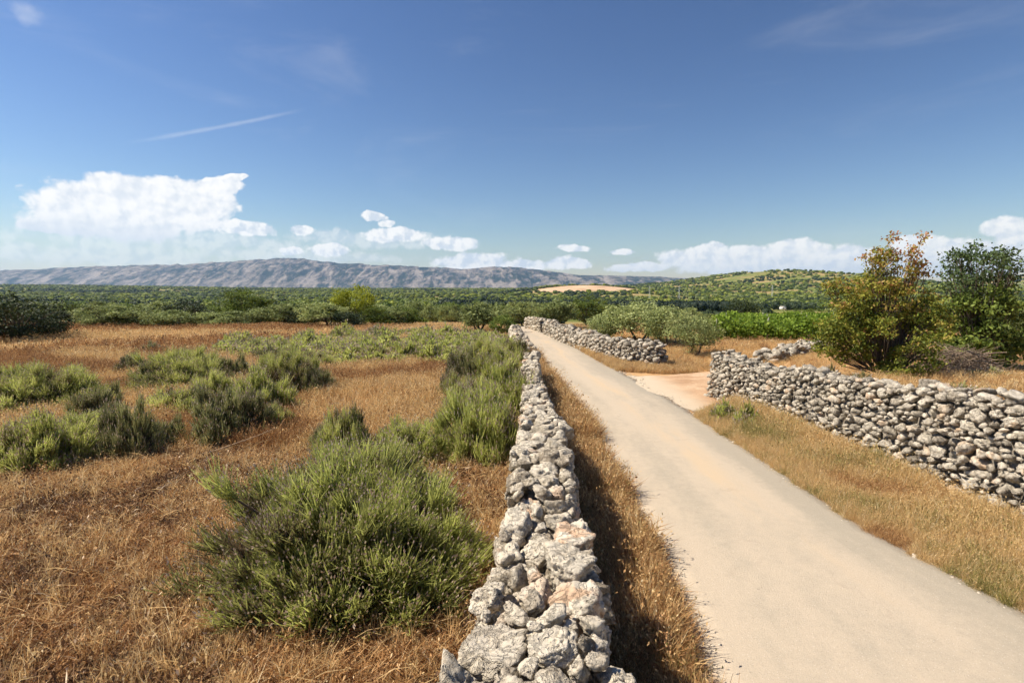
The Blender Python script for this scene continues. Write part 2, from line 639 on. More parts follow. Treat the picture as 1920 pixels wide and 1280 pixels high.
M['olive_light'] = leaf_mat('olive_leaf_silvery', [(0.0, (0.11, 0.135, 0.05)), (0.5, (0.31, 0.35, 0.12)), (1.0, (0.56, 0.60, 0.27))], 0.3)
M['oak'] = leaf_mat('oak_leaf', [(0.0, (0.035, 0.05, 0.012)), (0.5, (0.13, 0.18, 0.032)), (1.0, (0.29, 0.35, 0.07))], 0.32)
M['dark'] = leaf_mat('evergreen_leaf', [(0.0, (0.015, 0.025, 0.012)), (0.5, (0.04, 0.06, 0.022)), (1.0, (0.09, 0.12, 0.04))], 0.15)
M['yellow'] = leaf_mat('yellow_green_leaf', [(0.0, (0.10, 0.115, 0.015)), (0.5, (0.28, 0.32, 0.03)), (1.0, (0.50, 0.50, 0.06))], 0.4)
M['pine'] = leaf_mat('pine_needles', [(0.0, (0.035, 0.05, 0.012)), (0.5, (0.15, 0.185, 0.028)), (1.0, (0.36, 0.39, 0.06))], 0.2, 0.9)
M['pine_cloud_shade'] = leaf_mat('cloud_shaded_pine_needles', [(0.0, (0.008, 0.016, 0.01)), (0.5, (0.02, 0.034, 0.018)), (1.0, (0.045, 0.065, 0.03))], 0.05, 0.4)  # needle colour darkened to stand for cloud shadow on the belt
M['vine'] = leaf_mat('vine_leaf', [(0.0, (0.05, 0.08, 0.012)), (0.5, (0.20, 0.30, 0.03)), (1.0, (0.44, 0.54, 0.09))], 0.45)
M['autumn'] = leaf_mat('autumn_leaf', [(0.0, (0.05, 0.075, 0.012)), (0.3, (0.16, 0.20, 0.03)), (0.58, (0.34, 0.33, 0.05)), (0.8, (0.42, 0.27, 0.09)), (1.0, (0.44, 0.19, 0.10))], 0.35, 0.05)
M['oak_near'] = leaf_mat('oak_leaf_near', [(0.0, (0.03, 0.05, 0.018)), (0.5, (0.11, 0.165, 0.06)), (1.0, (0.24, 0.31, 0.13))], 0.35)

def stone_mat(name, light, mid, dark, warm=None):
    m, t, out = new_mat(name)
    g = t.node('ShaderNodeNewGeometry').outputs['Position']
    oi = t.node('ShaderNodeObjectInfo').outputs['Random']
    sd = t.node('ShaderNodeAttribute', attribute_name='tone').outputs['Fac']
    n1 = t.noise(g, 7, 5, 0.62)
    n2 = t.noise(g, 38, 5, 0.7)
    f = t.math('ADD', t.math('MULTIPLY', n1, 0.55), t.math('MULTIPLY', n2, 0.45))
    f = t.math('ADD', f, t.math('MULTIPLY', t.math('SUBTRACT', sd, 0.5), 0.20))
    c = t.ramp(f, [(0.36, dark), (0.47, mid), (0.62, light)])
    if warm:
        w = t.math('MULTIPLY', t.sstep(sd, 0.86, 0.93), t.sstep(t.noise(g, 9, 3), 0.42, 0.6, 0, 0.8))
        c = t.mix(w, c, warm)
        w2 = t.sstep(t.noise(g, 3.1, 4, 0.6), 0.52, 0.72, 0, 0.45)
        c = t.mix(w2, c, tuple(0.75 * a + 0.1 * b for a, b in zip(light, warm)))
    # lichen: small black-grey crusts in patches, and deep pits
    lich = t.math('MULTIPLY', t.sstep(t.noise(g, 70, 4, 0.7), 0.56, 0.66), t.sstep(t.noise(g, 5.5, 3), 0.50, 0.62))
    c = t.mix(t.math('MULTIPLY', lich, 0.75), c, (0.07, 0.065, 0.06))
    v = t.voro(t.vmath('ADD', g, t.vmath('MULTIPLY', t.noise(g, 25, 2, 0.5, 0, True), (0.03, 0.03, 0.03))), 42)
    pit = t.math('MULTIPLY', t.sstep(v, 0.32, 0.05), t.sstep(t.noise(g, 6, 2), 0.45, 0.6))
    c = t.mix(t.math('MULTIPLY', pit, 0.45), c, (0.13, 0.11, 0.09))
    h = t.math('ADD', t.math('MULTIPLY', n2, 0.7), t.math('SUBTRACT', t.math('MULTIPLY', t.noise(g, 120, 4, 0.7), 0.35), t.math('MULTIPLY', pit, 0.9)))
    h = t.math('SUBTRACT', h, t.math('MULTIPLY', t.sstep(t.math('ABSOLUTE', t.math('SUBTRACT', t.noise(g, 11, 5, 0.6, 0.6), 0.5)), 0.035, 0.0), 0.7))
    principled(t, out, c, 0.92, bump(t, h, 0.9, 0.022), 0.15)
    return m

M['stone'] = stone_mat('limestone', (0.68, 0.605, 0.485), (0.53, 0.46, 0.355), (0.25, 0.205, 0.15), (0.58, 0.37, 0.23))
M['stone_r'] = stone_mat('limestone_warm', (0.63, 0.56, 0.455), (0.45, 0.395, 0.31), (0.19, 0.16, 0.125), (0.60, 0.42, 0.27))

def ground_material():
    m, t, out = new_mat('field_soil')
    g = t.node('ShaderNodeNewGeometry').outputs['Position']
    sep = t.node('ShaderNodeSeparateXYZ')
    t.put(sep, 0, g)
    X, Y, Z = sep.outputs
    n0 = t.noise(g, 0.35, 4, 0.6)
    n1 = t.noise(g, 3.0, 6, 0.65)
    n2 = t.noise(g, 26, 5, 0.7)
    f = t.math('ADD', t.math('ADD', t.math('MULTIPLY', n1, 0.45), t.math('MULTIPLY', n2, 0.4)), t.math('MULTIPLY', n0, 0.25))
    near = t.ramp(f, [(0.36, (0.13, 0.065, 0.03)), (0.5, (0.32, 0.17, 0.075)), (0.62, (0.52, 0.32, 0.15)), (0.75, (0.66, 0.47, 0.27))])
    # distance: fields and scrub between the woods
    fp = t.noise(t.vmath('MULTIPLY', g, (0.010, 0.016, 0)), 1.0, 3, 0.5)
    fn = t.noise(t.vmath('MULTIPLY', g, (0.12, 0.12, 0)), 1.0, 5, 0.7)
    fg = t.mix(t.sstep(fn, 0.35, 0.65), (0.085, 0.11, 0.025), (0.22, 0.23, 0.06))
    ft = t.mix(t.sstep(fn, 0.3, 0.7), (0.20, 0.17, 0.06), (0.42, 0.29, 0.13))
    farc = t.mix(t.sstep(fp, 0.47, 0.56), fg, ft)
    near = t.mix(t.sstep(Y, 8, 20, 0, 0.6), near, (0.56, 0.37, 0.19))
    c = t.mix(t.sstep(Y, 44, 75), near, farc)
    at = t.node('ShaderNodeAttribute', attribute_name='bare').outputs['Fac']
    bare = t.mix(t.sstep(t.noise(t.vmath('MULTIPLY', g, (0.03, 0.10, 0)), 1, 4), 0.35, 0.65), (0.42, 0.27, 0.16), (0.62, 0.44, 0.28))
    c = t.mix(at, c, bare)
    principled(t, out, c, 0.97, bump(t, t.math('ADD', t.math('MULTIPLY', n2, 0.6), n1), 0.8, 0.03), 0.1)
    return m

def road_material():
    m, t, out = new_mat('dusty_road')
    g = t.node('ShaderNodeNewGeometry').outputs['Position']
    u = t.node('ShaderNodeAttribute', attribute_name='across').outputs['Fac']
    al = t.node('ShaderNodeAttribute', attribute_name='along').outputs['Fac']
    cb = t.node('ShaderNodeCombineXYZ')
    t.put(cb, 0, t.math('MULTIPLY', u, 3.4))
    t.put(cb, 1, t.math('MULTIPLY', al, 0.22))
    s1 = t.noise(cb.outputs[0], 1.0, 6, 0.62, 0.25)
    s2 = t.noise(g, 1.1, 6, 0.65)
    s3 = t.noise(g, 55, 4, 0.75)
    s4 = t.noise(g, 9, 5, 0.7)
    grey = t.mix(s3, (0.29, 0.25, 0.19), (0.42, 0.365, 0.285))
    tan = t.mix(s3, (0.41, 0.335, 0.25), (0.52, 0.435, 0.33))
    k = t.math('ADD', t.math('ADD', t.math('MULTIPLY', s1, 0.5), t.math('MULTIPLY', s2, 0.25)), t.math('MULTIPLY', s4, 0.25))
    # dust lies in the middle and the left; the right-hand edge stays grey
    ue = t.math('ADD', u, t.math('MULTIPLY', t.math('SUBTRACT', s2, 0.5), 0.16))
    k = t.math('ADD', k, t.sstep(ue, 0.60, 1.0, 0.06, -0.16))
    k = t.math('ADD', k, t.math('MULTIPLY', t.sstep(t.math('ABSOLUTE', t.math('SUBTRACT', u, 0.27)), 0.14, 0.0), -0.05))
    c = t.mix(t.sstep(k, 0.36, 0.60), grey, tan)
    gold = t.math('MULTIPLY', t.sstep(t.math('ABSOLUTE', t.math('SUBTRACT', ue, 0.55)), 0.16, 0.0), t.sstep(s1, 0.45, 0.62, 0, 0.5))
    c = t.mix(gold, c, (0.55, 0.40, 0.24))
    spots = t.math('MULTIPLY', t.sstep(t.noise(g, 13, 3, 0.6), 0.69, 0.76), 0.45)
    c = t.mix(spots, c, (0.17, 0.14, 0.11))
    c = t.mix(t.sstep(t.voro(g, 70), 0.26, 0.10, 0, 0.45), c, (0.20, 0.175, 0.15))
    c = t.mix(t.sstep(t.voro(t.vmath('ADD', g, (5, 3, 1)), 48), 0.17, 0.08, 0, 0.6), c, (0.66, 0.60, 0.52))
    ev = t.node('ShaderNodeTexVoronoi', feature='DISTANCE_TO_EDGE')
    t.put(ev, 'Vector', t.vmath('ADD', g, t.vmath('MULTIPLY', t.noise(g, 3, 4, 0.6, 0, True), (0.5, 0.5, 0.0))))
    ev.inputs['Scale'].default_value = 0.55
    crack = t.math('MULTIPLY', t.sstep(ev.outputs['Distance'], 0.012, 0.003), t.sstep(s2, 0.5, 0.6, 0, 0.12))
    c = t.mix(crack, c, (0.15, 0.12, 0.10))
    # soil and fine gravel washed over the edges
    ed = t.sstep(t.math('ADD', t.math('ABSOLUTE', t.math('SUBTRACT', u, 0.5)), t.math('MULTIPLY', t.math('SUBTRACT', s4, 0.5), 0.10)), 0.462, 0.505)
    c = t.mix(t.math('MULTIPLY', ed, t.sstep(s3, 0.40, 0.55, 0.4, 1.0)), c, (0.40, 0.26, 0.15))
    principled(t, out, c, 0.9, bump(t, t.math('ADD', s3, t.math('MULTIPLY', t.noise(g, 160, 3), 0.6)), 0.6, 0.008), 0.15)
    return m

def track_material():
    m, t, out = new_mat('dirt_track')
    g = t.node('ShaderNodeNewGeometry').outputs['Position']
    k = t.math('ADD', t.math('MULTIPLY', t.noise(g, 1.4, 5, 0.6), 0.6), t.math('MULTIPLY', t.noise(g, 18, 5, 0.7), 0.4))
    c = t.ramp(k, [(0.35, (0.34, 0.20, 0.11)), (0.5, (0.48, 0.31, 0.185)), (0.62, (0.58, 0.42, 0.28))])
    sep = t.node('ShaderNodeSeparateXYZ')
    t.put(sep, 0, g)
    pale = t.sstep(t.math('ADD', sep.outputs[0], t.math('MULTIPLY', k, 1.2)), 5.0, 4.2)
    c = t.mix(pale, c, (0.54, 0.44, 0.32))
    principled(t, out, c, 0.95, bump(t, t.noise(g, 30, 5, 0.7), 0.9, 0.02), 0.1)
    return m

M['ground'] = ground_material()
M['road'] = road_material()
M['track'] = track_material()

# ------------------------------------------------------------------ ground sheet (to the horizon)
def build_ground():
    rr = np.concatenate([np.linspace(0.3, 12, 60), np.geomspace(12.3, 12000, 230)])
    aa = np.concatenate([np.linspace(-180, -62, 24, endpoint=False), np.linspace(-62, 62, 260), np.linspace(62, 180, 25)[1:]])
    A, Rr = np.meshgrid(np.radians(aa), rr)
    X, Y = np.sin(A) * Rr, np.cos(A) * Rr
    Z = ground(X, Y)
    Z -= 0.0
    nr, na = X.shape
    V = np.stack([X.ravel(), Y.ravel(), Z.ravel()], 1)
    F = grid_faces(nr, na)
    bare = sst(clearing(X, Y), -0.05, 0.15).ravel()
    # centre cap
    V = np.concatenate([V, [[0, 0, 0]]])
    cap = np.array([[len(V) - 1, j + 1, j] for j in range(na - 1)])
    me = mesh_np('ground', V, [F[:, ::-1], cap], M['ground'], True, {'bare': np.append(bare, 0)})
    o = obj('ground', me)
    tag(o, 'dry brown field ground running out to green plain', kind='structure')
build_ground()

# ------------------------------------------------------------------ road and track
ROAD_L = [(1330, 1280), (1270, 1110), (1215, 1000), (1165, 905), (1122, 825), (1085, 765), (1050, 712), (1022, 672), (1004, 645), (988, 628), (976, 617), (968, 609)]
ROAD_R = [(1920, 1143), (1850, 1105), (1640, 1000), (1500, 905), (1385, 830), (1290, 772), (1235, 742), (1168, 708), (1106, 678), (1062, 655), (1030, 639), (1006, 626), (988, 615), (975, 608)]

def edge_fn(px):
    P = sorted([G(*p) for p in px], key=lambda p: p[1])
    P = np.array(P)
    return P

EL, ER = edge_fn(ROAD_L), edge_fn(ROAD_R)
def road_x(y, E):
    y = np.asarray(y, float)
    x = np.interp(y, E[:, 1], E[:, 0])
    lo = E[0]
    s0 = (E[3, 0] - E[0, 0]) / (E[3, 1] - E[0, 1])
    return np.where(y < lo[1], lo[0] + (y - lo[1]) * s0 * 0.6, x)

def build_road():
    ys = np.concatenate([np.linspace(-12, 2, 20, endpoint=False), np.linspace(2, 20, 320, endpoint=False), np.linspace(20, 48, 90)])
    sm = lambda E: np.convolve(np.pad(road_x(ys, E), 4, mode='edge'), np.ones(9) / 9, 'valid')
    xl, xr = sm(EL), sm(ER)
    w = np.maximum(xr - xl, 2.2)
    mid = (xl + xr) / 2
    xl, xr = mid - w / 2, mid + w / 2
    nu = 13
    u = np.linspace(0, 1, nu)
    jl = 0.07 * perlin(xyz(ys * 1.7, 3.3, 0), 5) + 0.06 * perlin(xyz(ys * 6, 3.3, 0), 6)
    jr = 0.07 * perlin(xyz(ys * 1.7, 9.3, 0), 5) + 0.06 * perlin(xyz(ys * 6, 9.3, 0), 6)
    X = (xl + jl)[:, None] + ((xr + jr) - (xl + jl))[:, None] * u[None]
    Y = np.repeat(ys[:, None], nu, 1)
    crown = 0.012 + 0.02 * (1 - (2 * u - 1) ** 2)
    Z = ground(X, Y) + crown[None]
    # edge skirt
    X = np.concatenate([X[:, :1] - 0.02, X, X[:, -1:] + 0.02], 1)
    Y = np.concatenate([Y[:, :1], Y, Y[:, -1:]], 1)
    Z = np.concatenate([Z[:, :1] - 0.06, Z, Z[:, -1:] - 0.06], 1)
    uu = np.concatenate([[0], u, [1]])[None] * np.ones((len(ys), 1))
    vv = ys[:, None] * np.ones((1, nu + 2))
    V = np.stack([X.ravel(), Y.ravel(), Z.ravel()], 1)
    F = grid_faces(len(ys), nu + 2)
    o = obj('road', mesh_np('road', V, F[:, ::-1], M['road'], True, {'across': uu.ravel(), 'along': vv.ravel()}))
    tag(o, 'narrow dusty single lane road between dry stone walls', kind='structure')
    return ys, xl, xr
RY, RXL, RXR = build_road()
rxl = lambda y: np.interp(y, RY, RXL)
rxr = lambda y: np.interp(y, RY, RXR)

def build_track():
    # leaves the road through the gap between the two right-hand walls
    n, nu = 60, 13
    t = np.linspace(0, 1, n)
    cx = np.interp(t, [0, .3, .7, 1], [2.6, 4.2, 6.3, 8.0])
    cy = np.interp(t, [0, .3, .7, 1], [12.9, 13.6, 15.0, 15.7])
    hw = np.interp(t, [0, .2, .45, .8, 1], [3.0, 2.2, 1.35, 1.0, .45]) + 0.15 * perlin(xyz(t * 14, 0, 0), 3)
    P = np.stack([cx, cy], 1)
    T = unit(np.gradient(P, axis=0))
    N = np.stack([-T[:, 1], T[:, 0]], 1)
    u = np.linspace(-1, 1, nu)
    X = cx[:, None] + N[:, :1] * hw[:, None] * u[None]
    Y = cy[:, None] + N[:, 1:] * hw[:, None] * u[None]
    Z = ground(X, Y) + 0.006 + 0.012 * (1 - np.abs(u) ** 4)[None] - 0.02 * np.exp(-((np.abs(u) - .5) / .15) ** 2)[None] * 0.6
    Z[:, 0] -= 0.03
    Z[:, -1] -= 0.03
    V = np.stack([X.ravel(), Y.ravel(), Z.ravel()], 1)
    o = obj('dirt_track', mesh_np('dirt_track', V, grid_faces(n, nu)[:, ::-1], M['track'], True))
    tag(o, 'reddish dirt track turning off through the wall gap', kind='structure')
    return P, hw
TRK, TRW = build_track()

# ------------------------------------------------------------------ dry stone walls
def dart(L, wf, hf, rmin, rmax, flat, seed, bias=1.6, tries=60000, s0=0.0, rscale=None, fixed=(), shell=0.0):
    """seed points (s,u,z) with radii inside the wall body"""
    r = np.random.default_rng(seed)
    cell = rmax * 2.0
    grid = {}
    pts, rad = [], []
    cand_r = rmin + (rmax - rmin) * r.random(tries) ** bias
    order = np.argsort(-cand_r)
    cand_r = cand_r[order]
    cs = r.random(tries) * L
    cu = r.uniform(shell, 1, tries) * np.where(r.random(tries) < .62, -1, 1)
    top_ = r.random(tries) < .25
    cu = np.where(top_, r.uniform(-1, 1, tries), cu) if shell else r.uniform(-1, 1, tries)
    cz = r.random(tries)
    if shell:
        cz = np.where(top_, r.uniform(.75, 1, tries), cz)
    for (fs, fu, fz, fr) in fixed:
        grid.setdefault((int(fs // cell), int((fu + 9) // cell), int(fz * flat // cell)), []).append(len(pts))
        pts.append((fs, fu, fz * flat))
        rad.append(fr)
    for k in range(tries):
        s = cs[k]
        rk = cand_r[k] * (rscale(s) if rscale else 1.0)
        hh = hf(s)
        z = cz[k] * hh
        ww = wf(s, z)
        u = cu[k] * ww
        # keep the stone's own body inside
        if z > hh - rk * 0.45 / flat or abs(u) > ww - rk * 0.55:
            continue
        zz = z * flat
        key = (int(s // cell), int((u + 9) // cell), int(zz // cell))
        ok = True
        for a in (-1, 0, 1):
            for b in (-1, 0, 1):
                for c in (-1, 0, 1):
                    for j in grid.get((key[0] + a, key[1] + b, key[2] + c), ()):
                        q = pts[j]
                        d2 = (q[0] - s) ** 2 + (q[1] - u) ** 2 + (q[2] - zz) ** 2
                        lim = 0.86 * (rk + rad[j])
                        if d2 < lim * lim:
                            ok = False
                            break
                    if not ok:
                        break
                if not ok:
                    break
            if not ok:
                break
        if ok:
            grid.setdefault(key, []).append(len(pts))
            pts.append((s, u, zz))
            rad.append(rk)
    return np.array(pts), np.array(rad)

def stone_shape(i, P, rad, flat, D, seed, outd, pnorm=34, rough=1.0, jumble=0.0):
    """vertex positions (local, wall space) of stone i along unit directions D"""
    v = P - P[i]
    d = np.linalg.norm(v, axis=1)
    nb = np.where((d > 1e-6) & (d < (rad + rad[i]) * 1.9))[0]
    n = v[nb] / d[nb][:, None]
    t = d[nb] * rad[i] / (rad[i] + rad[nb]) * 1.01
    r = np.random.default_rng(seed * 7919 + i)
    # the wall's own faces: outward normals (wall space) and distances
    on = np.array([[0, 0, 1.], [0, 1., 0.1], [0, -1., 0.1]])
    on = unit(on + r.normal(0, .13, (3, 3)))
    od = np.array([max(q, 0.42 * rad[i]) for q in outd]) + r.normal(.04, .24, 3) * rad[i]
    od = np.maximum(od, 0.4 * rad[i])
    cn = unit(r.normal(size=(13, 3)))
    ct = rad[i] * r.uniform(0.82, 1.5, 13)
    ct[:4] = rad[i] * r.uniform(.62, .95, 4)
    N = np.concatenate([n, on, cn])
    TT = np.concatenate([t, od, ct])
    cos = np.clip(D @ N.T, 1e-4, 1)
    inv = (cos / TT[None]) ** pnorm
    cap = (1.0 / (rad[i] * 2.1)) ** pnorm
    rr = (inv.sum(1) + cap) ** (-1 / pnorm)
    W = D * rr[:, None]
    q = (P[i] + W)
    k = min(rad[i], .11) / rr
    fq = float(np.clip(.11 / rad[i], .9, 2.2))
    q2 = q * [fq, fq, 1.5 * fq] + r.uniform(0, 9, 3)
    nn = (fbm(q2 * 11 + 50, seed, 2) * 0.10 * rough - np.clip(np.abs(ridged(q2 * 13, seed + 3, 2)) - 0.55, 0, 1) * 0.16 * rough + fbm(q2 * 30, seed + 5, 2) * 0.10 * rough) * k
    pit = perlin(q2 * 42, seed + 9)
    nn = nn - np.clip(np.abs(pit) - .22, 0, 1) * .35 * k * rough
    W = W * (1 + nn)[:, None]
    W[:, 2] /= flat
    if jumble:
        th = r.normal(0, .30) * jumble
        ph = r.normal(0, .25) * jumble
        c_, s_ = math.cos(th), math.sin(th)
        W = np.stack([W[:, 0] * c_ - W[:, 2] * s_, W[:, 1] + r.normal(0, .16) * rad[i] * jumble, W[:, 0] * s_ + W[:, 2] * c_], 1)
        c_, s_ = math.cos(ph), math.sin(ph)
        W = np.stack([W[:, 0] * c_ - W[:, 1] * s_, W[:, 0] * s_ + W[:, 1] * c_, W[:, 2]], 1)
    # the courses run unevenly: warp of the whole wall body
    q = P[i] * [1, 1, 1 / flat] + W
    a = .035
    W = W + np.stack([perlin(q * 3.1, seed + 61) * a, perlin(q * 3.1 + 7, seed + 62) * a, perlin(q * [2.3, 2.3, 3.5] + 3, seed + 63) * a * 1.6], 1)
    return W

class Wall:
    def __init__(self, path, wf, hf):
        self.p = np.array(path, float)
        seg = np.linalg.norm(np.diff(self.p, axis=0), axis=1)
        self.s = np.concatenate([[0], np.cumsum(seg)])
        self.L = self.s[-1]
        self.wf, self.hf = wf, hf

    def at(self, s, u):
        x = np.interp(s, self.s, self.p[:, 0])
        y = np.interp(s, self.s, self.p[:, 1])
        e = 0.4
        x1, y1 = np.interp(s + e, self.s, self.p[:, 0]), np.interp(s + e, self.s, self.p[:, 1])
        x0, y0 = np.interp(s - e, self.s, self.p[:, 0]), np.interp(s - e, self.s, self.p[:, 1])
        T = unit(np.stack([x1 - x0, y1 - y0], -1))
        return x + T[..., 1] * u, y - T[..., 0] * u, T

def view_size(c, r):
    d = np.linalg.norm(np.asarray(c) - np.array([0, 0, CAM_H]), axis=-1)
    front = (c[..., 1] > 0.9) & (np.abs(c[..., 0]) < c[..., 1] * 1.05 + 0.4)
    return np.where(front, r / d, 0.001 * r / d)

def stone_wall(wall, name, label, group, mat, rmin, rmax, flat, seed, tries, levels, bias=1.6, rscale=None, n_parts=300, rough=1.0, coping=None, fixed=(), tones=(), shell=0.0, jumble=0.35):
    P, rad = dart(wall.L, wall.wf, wall.hf, rmin, rmax, flat, seed, bias, tries, rscale=rscale, fixed=fixed, shell=shell)
    if coping is not None:
        # loose stones laid on the wall top
        r = np.random.default_rng(seed + 99)
        ex, er = [], []
        s = 0.1
        while s < wall.L:
            rr = r.uniform(*coping)
            hh = wall.hf(s)
            ex.append((s, r.uniform(-.5, .5) * wall.wf(s, hh), (hh + rr * 0.15) * flat))
            er.append(rr)
            s += rr * r.uniform(1.2, 2.4)
        # drop field stones overlapping the coping
        ex, er = np.array(ex), np.array(er)
        keep = np.ones(len(P), bool)
        for q, rq in zip(ex, er):
            keep &= np.linalg.norm(P - q, axis=1) > 0.62 * (rad + rq)
        P, rad = np.concatenate([P[keep], ex]), np.concatenate([rad[keep], er])
    n = len(P)
    s, u, z = P[:, 0], P[:, 1], P[:, 2] / flat
    X, Y, T = wall.at(s, u)
    cx_, cy_, _ = wall.at(s, np.full(n, -0.0))
    gz = ground(cx_, cy_)
    C = np.stack([X, Y, z + gz], 1)
    # how close to the outside of the wall
    hh = np.array([wall.hf(a) for a in s])
    ww = np.array([wall.wf(a, b) for a, b in zip(s, z)])
    depth = np.minimum(np.minimum(hh - z, ww - np.abs(u)), np.minimum(s + .0, wall.L - s))
    outer = depth < rad * 1.9
    size = view_size(C, rad) * np.where(outer, 1, 0.2)
    order = np.argsort(-size)
    order = order[outer[order] | (np.arange(n) < 0)]
    root = empty(name, (float(C[:, 0].mean()), float(C[:, 1].mean()), 0))
    off = np.array(root.location)
    tag(root, label, 'wall', group)
    rr = np.random.default_rng(seed + 5)
    rest_V, rest_F, rest_T, c = [], [], [], 0
    for rank, i in enumerate(order):
        px = size[i] * 540 * 2
        lvl = levels[0] if px > 34 else levels[1] if px > 13 else levels[2] if px > 4.5 else 1
        D, F = ico(lvl)
        W = stone_shape(i, P, rad, flat, D, seed, ((hh[i] - z[i]) * flat, ww[i] - u[i], ww[i] + u[i]), rough=rough, jumble=jumble)
        t = T[i]
        Wx = W[:, 0] * t[0] + W[:, 1] * t[1]
        Wy = W[:, 0] * t[1] - W[:, 1] * t[0]
        # wall space is (along, to the right, up)
        V = np.stack([Wx, Wy, W[:, 2]], 1)
        F = F[:, ::-1]
        tone = rr.random() if i >= len(tones) else tones[i]
        if rank < n_parts:
            me = mesh_np('stone', V, F, mat, lvl >= 4, {'tone': np.full(len(V), tone)})
            o = obj('stone', me, root, tuple(C[i] - off))
        else:
            rest_V.append(V + C[i] - off)
            rest_F.append(F + c)
            rest_T.append(np.full(len(V), tone))
            c += len(V)
    if rest_V:
        me = mesh_np('stones', np.concatenate(rest_V), np.concatenate(rest_F), mat, False, {'tone': np.concatenate(rest_T)})
        o = obj('smaller_stones', me, root)
        tag(o, kind='stuff')
    # rubble and earth fill in the heart of the wall, seen only through the joints
    ss = np.linspace(0.12, wall.L - 0.12, max(4, int(wall.L * 4)))
    rows = []
    for a in ss:
        h_ = wall.hf(a) - rmax * 1.0
        wb, wt = max(wall.wf(a, 0) - rmax * 1.05, 0.03), max(wall.wf(a, h_) - rmax * 1.05, 0.03)
        for (uu, zz) in ((-wb, -0.1), (-wt, h_), (wt, h_), (wb, -0.1)):
            x, y, _ = wall.at(np.array(a), np.array(uu))
            rows.append((float(x) - off[0], float(y) - off[1], zz + float(ground(x, y))))
    V = np.array(rows)
    F = grid_faces(len(ss), 4)
    k = len(V) - 4
    o = obj('rubble_core', mesh_np('rubble_core', V, [F, np.array([[0, 1, 2, 3], [k + 3, k + 2, k + 1, k]])], M['core']), root)
    tag(o, kind='stuff')
    return root

m_, t_, out_ = new_mat('rubble')
gg = t_.node('ShaderNodeNewGeometry').outputs['Position']
principled(t_, out_, t_.ramp(t_.noise(gg, 20, 4), [(0.35, (0.12, 0.10, 0.08)), (0.65, (0.30, 0.26, 0.21))]), 0.95, bump(t_, t_.noise(gg, 25, 4), 1.0, 0.04))
M['core'] = m_

# left wall: edges of its top read off the photograph at the height of the wall top
WL_H = 0.86
wl = [(1280, 835, 1160), (1200, 868, 1150), (1120, 888, 1135), (1060, 922, 1122), (1000, 940, 1102), (950, 946, 1090), (900, 958, 1076), (850, 968, 1066), (800, 978, 1058), (760, 982, 1040), (730, 984, 1024), (700, 984, 1014), (662, 983, 1008)]
wlc = []
for y_, a_, b_ in wl:
    xa, ya = G(a_, y_, WL_H)
    xb, yb = G(b_, y_, WL_H)
    wlc.append((ya, (xa + xb) / 2, (xb - xa) / 2))
wlc = np.array(wlc)
path = [(wlc[0, 1] - 0.02, -1.6), (wlc[0, 1], 0.6)] + [(c[1], c[0]) for c in wlc]
hwt = np.interp
def left_w(s, z):
    y = s - 1.6
    w = np.interp(y, wlc[:, 0], wlc[:, 2])
    return w * (1.04 + .12 * float(np.interp(y, [2.0, 2.7], [1, 0]))) + (WL_H - z) * 0.07 + 0.035 * math.sin(y * 4.1 + 1) * min(1, w / .3) + .02 * math.sin(y * 9.3)
def left_h(s):
    y = s - 1.6
    return WL_H + 0.05 * math.sin(y * 1.3 + 1) + 0.04 * math.sin(y * 3.1) - 0.10 * float(np.exp(-((y - 9.2) / 0.8) ** 2)) + 0.05 * float(np.exp(-((y - 12.5) / 1.2) ** 2))
left_wall = Wall(path, left_w, left_h)
FIX = []
for px, py, z_, r_ in [(925, 1215, .78, .155), (1068, 1062, .84, .165), (1072, 1000, .82, .13), (1040, 1215, .80, .12), (1000, 1105, .82, .085), (915, 1120, .80, .10)]:
    fx, fy = G(px, py, z_)
    fs = float(np.interp(fy, left_wall.p[:, 1], left_wall.s))
    FIX.append((fs, fx - float(np.interp(fs, left_wall.s, left_wall.p[:, 0])), z_, r_))
stone_wall(left_wall, 'stone_wall', 'long pale dry stone wall seen from above running away left of the road', 'dry stone walls along the road',
           M['stone'], 0.040, 0.155, 1.15, 3, 52000, (5, 4, 3), bias=2.0, jumble=.6, rscale=lambda s: 0.9 + 0.0 * s, rough=1.25, fixed=FIX, tones=(.5, .62, .97, .7, .9, .75))

# its far continuation beyond the overgrown stretch
w2 = Wall([(G(984, 641, .45)[0], 17.5), (G(975, 628, .5)[0] - .1, 21.5), (0.15, 27)], lambda s, z: 0.30 + (0.6 - z) * 0.1, lambda s: 0.62 + 0.06 * math.sin(s * 2.2) + 0.05 * math.sin(s * 5.1))
stone_wall(w2, 'stone_wall', 'short low stretch of dry stone wall beyond the shrubs at the far left edge of the road', 'dry stone walls along the road',
           M['stone'], 0.07, 0.16, 1.3, 13, 7000, (3, 2, 2), n_parts=60)

